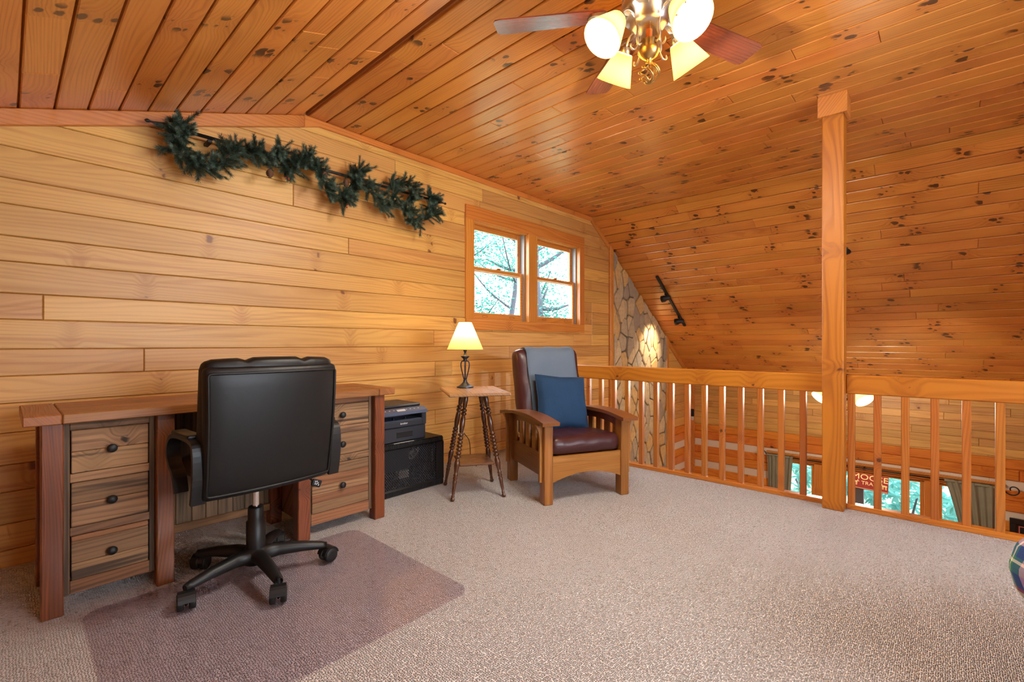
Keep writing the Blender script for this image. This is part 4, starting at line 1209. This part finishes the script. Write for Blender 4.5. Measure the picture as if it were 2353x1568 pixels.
# ------------------------------------------------------------------ ceiling fans
def fan(center, zmount, zb, label, ang0, bladeR, down, shade_az, power, sc=1.0, tilt=38, dark=False):
    """zb: height of the blades"""
    cx, cy = center
    f = thing('ceiling_fan', label, 'ceiling fan', (cx, cy, zmount))
    D = zb - zmount
    can = MB(); can.lathe([(.075,.02),(.075,-.02),(.06,-.045),(.02,-.055)], 28); can.build('canopy', M['nickel'] if not dark else M['gunmetal'], f)
    MB().lathe([(.013,-.04),(.013,D+.06)], 12).build('downrod', M['nickel'] if not dark else M['gunmetal'], f)
    mo_ = MB(); mo_.lathe([(.03,D+.085),(.09,D+.075),(.118,D+.05),(.122,D+.01),(.115,D-.012),(.085,D-.022),(.082,D-.055),(.06,D-.075),(.02,D-.078)], 36); mo_.build('motor_housing', M['nickel'] if not dark else M['gunmetal'], f)
    for k in range(5):
        A = ROT(ang0 + 72*k, 'Z') @ TR((0,0,D))
        Ap = A @ ROT(-11, 'X')
        r0, r1 = .20, bladeR
        ol = [(r0,-.058),(r0+.1,-.064),(r1-.03,-.072),(r1-.008,-.066),(r1,-.05),(r1,.05),(r1-.008,.066),(r1-.03,.072),(r0+.1,.064),(r0,.058),(r0-.02,.03),(r0-.02,-.03)]
        b_ = MB(); b_.prism(ol, 0, .006, .0015); bo = b_.build('blade', M['blade'], f); bo.matrix_basis = Ap
        br = MB()
        for sg in (-1, 1):
            br.strip(bez([(.08,sg*.012,-.008),(.14,sg*.022,-.022),(.19,sg*.048,-.012),(.245,sg*.040,-.006),(.262,0,-.006)], 5), (0,0,1), .012, .014)
        br.strip(bez([(.08,0,-.008),(.15,0,-.026),(.22,0,-.008)], 5), (0,1,0), .02, .008)
        br.build('blade_bracket', M['nickel'], bo)
    # light kit
    sp = MB(); sp.lathe([(.014,D-.075),(.014,D-.135)], 12); sp.build('spindle', M['spindle'], f)
    by = MB(); by.lathe([(.012,D-.128),(.040,D-.132),(.042,D-.165),(.046,D-.170),(.044,D-.176),(.038,D-.192),(.020,D-.207),(.010,D-.214),(.014,D-.222),(.010,D-.228)], 24); by.build('light_hub', M['brass'], f)
    for k in range(6):
        t_ = MB(); pp_ = []
        for j in range(13):
            u = j/12; rr_ = .040*math.sin(math.pi*u)**.7 + .004; a = R(60*k) + u*2.6
            pp_.append((rr_*math.cos(a), rr_*math.sin(a), D-.228-.085*u))
        t_.tube(pp_, .0045, 6); t_.build('finial_wire', M['brass'], f)
    for az in shade_az:
        A = ROT(az, 'Z') @ TR((0,0,D))
        ar = MB(); ar.tube([tuple(A @ p) for p in bez([(.040,0,-.150),(.060,0,-.158),(.066,0,-.130),(.062,0,-.08),(.085,0,-.035),(.120,0,-.025),(.148,0,-.048),(.160,0,-.072)], 6)], .0065, 8)
        ar.tube([tuple(A @ p) for p in bez([(.060,0,-.158),(.080,0,-.185),(.100,0,-.180),(.098,0,-.165)], 5)], .004, 6)
        aro = ar.build('arm', M['nickel'], f)
        Sx = A @ TR((.158,0,-.066)) @ ROT(180-tilt, 'Y')      # local +Z runs down and outwards along the shade
        fit = MB(); fit.lathe([(.012,-.006),(.026,.0),(.028,.03),(.024,.034)], 16, Sx); fit.build('shade_holder', M['nickel'], f)
        sh = MB(); sh.lathe([(.036,.022),(.042,.026),(.086,.152),(.084,.153),(.040,.030)], 28, Sx, True, False); sh.build('shade', M['fan_shade'], f)
        bu = MB(); bu.lathe([(.012,.03),(.018,.05),(.028,.08),(.026,.10),(.012,.118),(.002,.12)], 14, Sx); bo_ = bu.build('bulb', M['bulb'], f)
        point('fan_bulb_light', (Sx @ Vector((0,0,.135))), power, WARM, .035, f)
    ch = MB()
    for k in range(16): ch.lathe([(.0006,-.0022),(.0018,0),(.0006,.0022)], 6, TR((-.05,-.03,D-.08-.0055*k)))
    ch.build('pull_chain', M['brass'], f)
    return f
AZR = math.degrees(math.atan2(RT.y, RT.x))
fan((1.935, .965), ZC, 2.545, 'nickel ceiling fan with mahogany blades and four lit amber shades on the flat ceiling', 52, .69, .0, [AZR+25+90*k for k in range(4)], 29.0)
fan((6.03, .80), 2.07, .675, 'bronze ceiling fan on a long downrod hanging over the lower room', 20, .62, 1.0, [AZR+5+90*k for k in range(4)], 29.0, tilt=48, dark=True)

# ------------------------------------------------------------------ track light on the steep roof
ta = Vector((6.06, 2.905, zs(6.06))); tb2 = Vector((7.0, 2.905, zs(7.0)))
tk = thing('track_light', 'black track light with two spot heads on the steep roof above the stone', 'track light', (6.53, 2.905, zs(6.53)))
TV = FRS.V; TW = FRS.W
Mtk = Matrix(((TV.x,0,TW.x,0),(TV.y,1,TW.y,0),(TV.z,0,TW.z,0),(0,0,0,1)))
hl_ = (tb2-ta).length/2
MB().box(-hl_,-.018,.0, hl_,.018,.030,.004, Mtk).build('track', M['iron'], tk)
for (d_, aim) in ((-.19, (-.05,1.0,-.15)), (.35, (-.12,1.0,-.10))):
    base = Mtk @ Vector((d_,0,.03)); hp = Mtk @ Vector((d_-.01,.0,.11))
    hd_ = MB(); hd_.tube([tuple(base), tuple(hp)], .012, 8)
    hd_.box(d_-.035,-.016,.028, d_+.035,.016,.05,.003, Mtk)
    av = Vector(aim).normalized(); Q = TR(hp) @ av.to_track_quat('Z','Y').to_matrix().to_4x4()
    hd_.lathe([(.018,-.085),(.030,-.08),(.032,-.02),(.046,.0),(.048,.045),(.044,.045),(.042,.012),(.01,.008)], 18, Q)
    hd_.build('spot_head', M['iron'], tk)
    if d_ < 0: continue                      # the upper head gives no light in the photograph
    l = bpy.data.lights.new('spot_beam', 'SPOT'); l.energy = 40; l.color = (1,.84,.6); l.spot_size = R(84); l.spot_blend = .8; l.shadow_soft_size = .03
    lo = bpy.data.objects.new('spot_beam', l); COL.objects.link(lo); lo.parent = tk
    av2 = Vector((-.25,1.0,-1.0)).normalized()
    lo.matrix_basis = TR(hp + av*.06) @ (-av2).to_track_quat('Z','Y').to_matrix().to_4x4()

# ------------------------------------------------------------------ lower windows on the far wall
w2 = struct(MB().box(XF-.004, FY0-.1, FZ1-.0, XF+.02, FY1+.1, FZ1+.10, .004).box(XF-.004, FY0-.1, FZ0-.1, XF+.02, FY0, FZ1).box(XF-.004, FY1, FZ0-.1, XF+.02, FY1+.1, FZ1).box(XF-.03, FY0-.1, FZ0-.1, XF+.02, FY1+.1, FZ0), 'window_2', M['trim'], 'wide three-part window in the far log wall behind the railing', 'window')
MB().box(XF-.05, FY0-.12, FZ1+.085, XF+.015, FY1+.12, FZ1+.115, .004).build('head_moulding', M['trim'], w2)
muls = [(.085,.215), (1.33,1.46)]
for (a, b) in muls: MB().box(XF-.004, a, FZ0, XF+.10, b, FZ1, .004).build('mullion', M['trimZ'], w2)
for (a, b) in ((FY0, .085), (.215, 1.33), (1.46, FY1)):
    sf = MB().box(XF+.05, a, FZ0, XF+.09, a+.045, FZ1, .003).box(XF+.05, b-.045, FZ0, XF+.09, b, FZ1, .003).box(XF+.05, a+.045, FZ1-.045, XF+.09, b-.045, FZ1, .003).box(XF+.05, a+.045, FZ0, XF+.09, b-.045, FZ0+.05, .003)
    so = sf.build('sash', M['trimZ'], w2)
    MB().box(XF+.068, a+.04, FZ0+.04, XF+.072, b-.04, FZ1-.04).build('pane', M['glass'], so)
# curtain rod with scroll ends
CRX = XF-.09; CRZ = FZ1+.065
cr_ = thing('curtain_rod', 'black iron curtain rod with scroll ends above the lower windows', 'curtain rod', (CRX, .75, CRZ))
MB().tube([(0,-1.25,0),(0,1.33,0)], .010, 8).build('rod', M['iron'], cr_)
for sg in (-1, 1):
    y0_ = -1.25 if sg < 0 else 1.33; sp_ = []
    for k in range(26):
        a = k*.27; r_ = .075 - .0022*k; sp_.append((0, y0_+sg*(.085 - r_*math.cos(a)), r_*math.sin(a)*(1 if sg > 0 else -1)))
    MB().tube(sp_, .007, 8).build('scroll_finial', M['iron'], cr_)
for y in (-1.15, .1, 1.2): MB().box(-.008, y-.01, -.012, .105, y+.01, .006, .002).build('bracket', M['iron'], cr_)
def curtain(yt0, yt1, yb0, yb1, label):
    o = thing('curtain', label, 'curtain', (CRX, (yt0+yt1)/2, FZ0-.3), 0, 'sage curtains at the lower windows')
    c = (yt0+yt1)/2; zt = CRZ+.02; zb_ = FZ0-.3; mb = MB(); nu, nv = 60, 14; vs = []
    for sd in (0, 1):
        for j in range(nv+1):
            v = j/nv
            for i in range(nu+1):
                u = i/nu; a = yt0+(yt1-yt0)*u; b = yb0+(yb1-yb0)*u
                k = min(1, v*1.5)**.8; y = a*(1-k)+b*k
                fold = (.010+.014*v)*math.sin(u*6.5*6.283+1.5*math.sin(u*5)+.8*math.sin(v*3)) + .007*math.sin(u*19+v*2)
                vs.append((fold - .004 + sd*.004, y-c, (zt-zb_)*(1-v)))
    fs = []; W_ = nu+1; off = W_*(nv+1)
    for j in range(nv):
        for i in range(nu):
            q_ = (j*W_+i, j*W_+i+1, (j+1)*W_+i+1, (j+1)*W_+i); fs.append(q_); fs.append(tuple(k+off for k in reversed(q_)))
    mb.add(vs, fs, True); mb.build('panel', M['curtain'], o)
    hd = MB(); hd.tube([(0, yt0-c+(yt1-yt0)*k/40, zt-zb_-.02) for k in range(41)], [.016+.003*math.sin(k*2.1) for k in range(41)], 8); hd.build('heading', M['curtain'], o)
curtain(2.08, 1.72, 2.05, 1.78, 'sage green curtain hanging next to bare chinked log wall')
curtain(.02, -.44, -.22, -.44, 'sage green curtain hanging next to the black framed picture')
# picture on the far wall
pc = thing('picture_frame', 'black framed picture on the log wall beside the sage curtain', 'picture', (XF-.02, -.80, -1.35))
fr_ = MB()
for (a, b, c, d) in ((-.24,-.33,.24,-.29),(-.24,.27,.24,.33),(-.24,-.29,-.19,.27),(.19,-.29,.24,.27)): fr_.box(-.03, a, b, .01, c, d, .004)
fr_.build('frame', M['frame_black'], pc)
MB().box(-.006,-.20,-.30,.006,.20,.28).build('mount', M['frame_black'], pc)
ln_ = MB()
for (a, b, c, d) in ((-.165,-.265,.165,-.255),(-.165,.235,.165,.245),(-.165,-.255,-.155,.235),(.155,-.255,.165,.235)): ln_.box(-.010, a, b, -.004, c, d)
ln_.build('red_liner', M['mat_red'], pc)
MB().box(-.009,-.115,-.21,-.004,.115,.19).build('print', M['mat_cream'], pc)

# ------------------------------------------------------------------ outside: porch post with sign, bushes, trees
PX = 8.95
qa = onX(1957, 1087, PX); qb = onX(2042, 1095, PX); qc = onX(2040, 1135, PX); qp = onX(1974, 1120, PX)
pp_ = thing('porch_post', 'dark timber porch post standing outside the lower window', 'post', (PX+.05, qp.y, -3.0))
MB().box(-.04,-.055,0,.04,.055,2.6,.004).build('shaft', M['porch_post'], pp_)
MB().box(-.06,-.075,0,.06,.075,.18,.004).build('base', M['porch_post'], pp_)
sgw = abs(qa.y - qb.y); sgh = qb.z - qc.z
sg_ = thing('moose_sign', 'dark red hanging sign reading MOOSE TRAIL outside the lower window', 'sign', (PX-.01, (qa.y+qb.y)/2, (qb.z+qc.z)/2 + .005))
MS = ROT(2.2,'X')
MB().box(-.006,-sgw/2,-sgh/2,.006,sgw/2,sgh/2,.002, MS).build('board', M['sign_red'], sg_)
bd = MB()
for (a, b, c, d) in ((-sgw/2+.008,-sgh/2+.012,sgw/2-.008,-sgh/2+.016),): bd.box(-.0075, a, b, -.006, c, d, 0, MS)
bd.build('border_line', M['sign_cream'], sg_)
TS = MS @ TR((-.0072,0,0)) @ Matrix(((0,0,-1,0),(-1,0,0,0),(0,1,0,0),(0,0,0,1)))
text('MOOSE', .118, M['sign_cream'], sg_, TS @ TR((0,.055,0)), .0008, stretch=1.12)
text('TRAIL', .074, M['sign_cream'], sg_, TS @ TR((0,-.034,0)), .0008, stretch=1.05)
moose = [[(0,.02),(.045,.02),(.05,.032),(.04,.04),(.005,.038),(-.004,.03)], [(.002,-.02),(.007,-.02),(.009,.024),(.003,.024)], [(.012,-.02),(.016,-.02),(.017,.024),(.011,.024)], [(.034,-.02),(.038,-.02),(.039,.024),(.033,.024)], [(.043,-.02),(.047,-.02),(.049,.026),(.043,.026)], [(.043,.03),(.062,.036),(.066,.030),(.070,.032),(.066,.042),(.048,.044)], [(.048,.044),(.052,.044),(.064,.062),(.056,.058),(.052,.062)]]
for (dx, fl) in ((-sgw/2+.018, 1), (sgw/2-.018, -1)):
    mm = MB()
    for poly in moose:
        pl_ = [(dx + fl*p[0]*1.15, p[1]*1.1-.058) for p in poly]
        if area2(pl_) < 0: pl_ = pl_[::-1]
        mm.prism(pl_, 0, .0008, 0, TS)
    mm.build('moose_silhouette', M['sign_cream'], sg_)
MB().box(-.004,.0,-.006,.08,.02,.006,.001, TR((0, sgw/2-.06, 0))).build('bracket', M['iron'], sg_)

struct(MB().box(-14, -8, -3.1, 26, 30, -3.0), 'ground', M['soil'], 'green forest ground outside the cabin', 'ground')
# rhododendron
def leafmesh(L, w):
    vs = []; fs = []
    for i, (t_, k) in enumerate(((0,.12),(.25,.75),(.55,1),(.8,.7),(1,.05))):
        dz = -.10*L*t_*t_
        vs += [(L*t_, -w/2*k, dz+.006*k), (L*t_, 0, dz), (L*t_, w/2*k, dz+.006*k)]
    for i in range(4):
        a = i*3; fs += [(a,a+1,a+4,a+3), (a+1,a+2,a+5,a+4)]
    return vs, fs
rb_ = thing('rhododendron', 'leafy rhododendron crowding outside the lower windows', 'shrub', (9.7, .9, -3.0))
rr = random.Random(77)
for k in range(7):
    x, y = rr.uniform(-.2,.5), rr.uniform(-1.6,1.6)
    MB().tube(bez([(x*.4,y*.4,0),(x*.6,y*.7,.8),(x,y,1.6)], 4), [.03-.0018*i for i in range(9)], 6).build('stem', M['bark'], rb_)
v_, f_ = leafmesh(.15, .045); lm = MB(); lm.add(v_, f_, True); proto = lm.build('leaf', M['rhodo'], rb_)
big = MB(); nleaf = 0
whorls = []
for k in range(330):
    y = rr.uniform(-1.9, 2.0); dx = rr.random(); z = rr.uniform(.7, 2.05) + dx*.5
    whorls.append((dx*1.0 - .45, y, z))
whorls.sort(key=lambda w: w[0])
for w in whorls:
    tilt = Vector((-.8, rr.uniform(-.4,.4), .8)).normalized().to_track_quat('Z','Y').to_matrix().to_4x4()
    n_ = rr.randrange(7, 10); a0 = rr.uniform(0, 360); near = nleaf < 290
    for j in range(n_):
        Mx = TR(w) @ tilt @ ROT(a0 + 360*j/n_ + rr.uniform(-12,12), 'Z') @ ROT(rr.uniform(-5,35), 'Y') @ Matrix.Scale(rr.uniform(.75,1.1), 4)
        if near:
            o = proto if nleaf == 0 else proto.copy()
            if nleaf: COL.objects.link(o); o.parent = rb_
            o.matrix_basis = Mx; nleaf += 1
        else: big.add(v_, f_, True, Mx)
tag(big.build('foliage', M['rhodo'], rb_), None, None, None, 'stuff')

# trees seen through the gable window
def tree(loc, h, r, lean, seed, leaves, spread, label, z0):
    rr = random.Random(seed); t_ = thing('tree', label, 'tree', loc, 0, 'trees beyond the gable window')
    tr_ = MB(); pts_ = [(0,0,0)]
    for k in range(1, 9): pts_.append((lean[0]*k/8*h*.25 + rr.uniform(-.08,.08), lean[1]*k/8*h*.2 + rr.uniform(-.08,.08), h*k/8))
    tp_ = bez(pts_, 3); tr_.tube(tp_, [r*(1-.7*i/len(tp_)) for i in range(len(tp_))], 8); tr_.build('trunk', M['bark'], t_)
    tips = []
    for k in range(11):
        i = rr.randrange(len(tp_)*2//5, len(tp_)*9//10); a = rr.uniform(0, 6.283); L_ = rr.uniform(.8, spread)
        p0 = tp_[i]; e = p0 + Vector((math.cos(a)*L_, math.sin(a)*L_, rr.uniform(.1,.9)*L_)); m_ = p0.lerp(e,.5) + Vector((0,0,-.1*L_))
        b_ = MB(); bp = bez([tuple(p0), tuple(m_), tuple(e)], 5); b_.tube(bp, [r*.32*(1-.8*j/len(bp)) for j in range(len(bp))], 5); b_.build('branch', M['bark'], t_)
        tips += bp[3:]
    fo = MB()
    for k in range(leaves):
        c = Vector(rr.choice(tips)) + Vector((rr.gauss(0,.35), rr.gauss(0,.35), rr.gauss(0,.28)))
        d = Vector((rr.uniform(-1,1), rr.uniform(-1,1), rr.uniform(-1,.3))).normalized(); s2 = d.orthogonal().normalized(); sz = rr.uniform(.07,.13)
        fo.add([tuple(c), tuple(c+d*sz*.5+s2*sz*.32), tuple(c+d*sz), tuple(c+d*sz*.5-s2*sz*.32)], [(0,1,2,3)])
    tag(fo.build('foliage', M['leaf'], t_), None, None, None, 'stuff')
tree((8.6, 8.2, -3), 8.5, .11, (.35,.1), 3, 4500, 1.9, 'slender grey tree outside the gable window sash nearer the desk', 0)
tree((11.15, 9.4, -3), 9.6, .28, (.05,.0), 9, 4500, 2.0, 'thick grey tree trunk outside the gable window sash nearer the chimney', 0)
tree((9.6, 11.0, -3), 9.5, .15, (.15,.2), 14, 7000, 2.6, 'leafy tree standing farther behind the two window trees', 0)
tree((13.4, 11.4, -3), 9.5, .2, (-.1,.1), 21, 7000, 2.6, 'leafy tree farthest toward the chimney side outside', 0)

# small black sensor in the far corner
ws = thing('wall_sensor', 'small black sensor with white base in the far corner below the eave', 'sensor', (XF-.03, GY-.10, 0))
q0 = onX(1590, 940, XF-.03); q1 = onX(1590, 957, XF-.03); q2 = onX(1590, 966, XF-.03); ws.location = (XF-.03, q0.y-.01, q2.z)
MB().box(-.02,-.03,q1.z-q2.z,.045,.03,q0.z-q2.z,.006).build('case', M['iron'], ws)
MB().box(-.012,-.02,0,.045,.02,q1.z-q2.z+.002,.004).build('base', M['white_plastic'], ws)
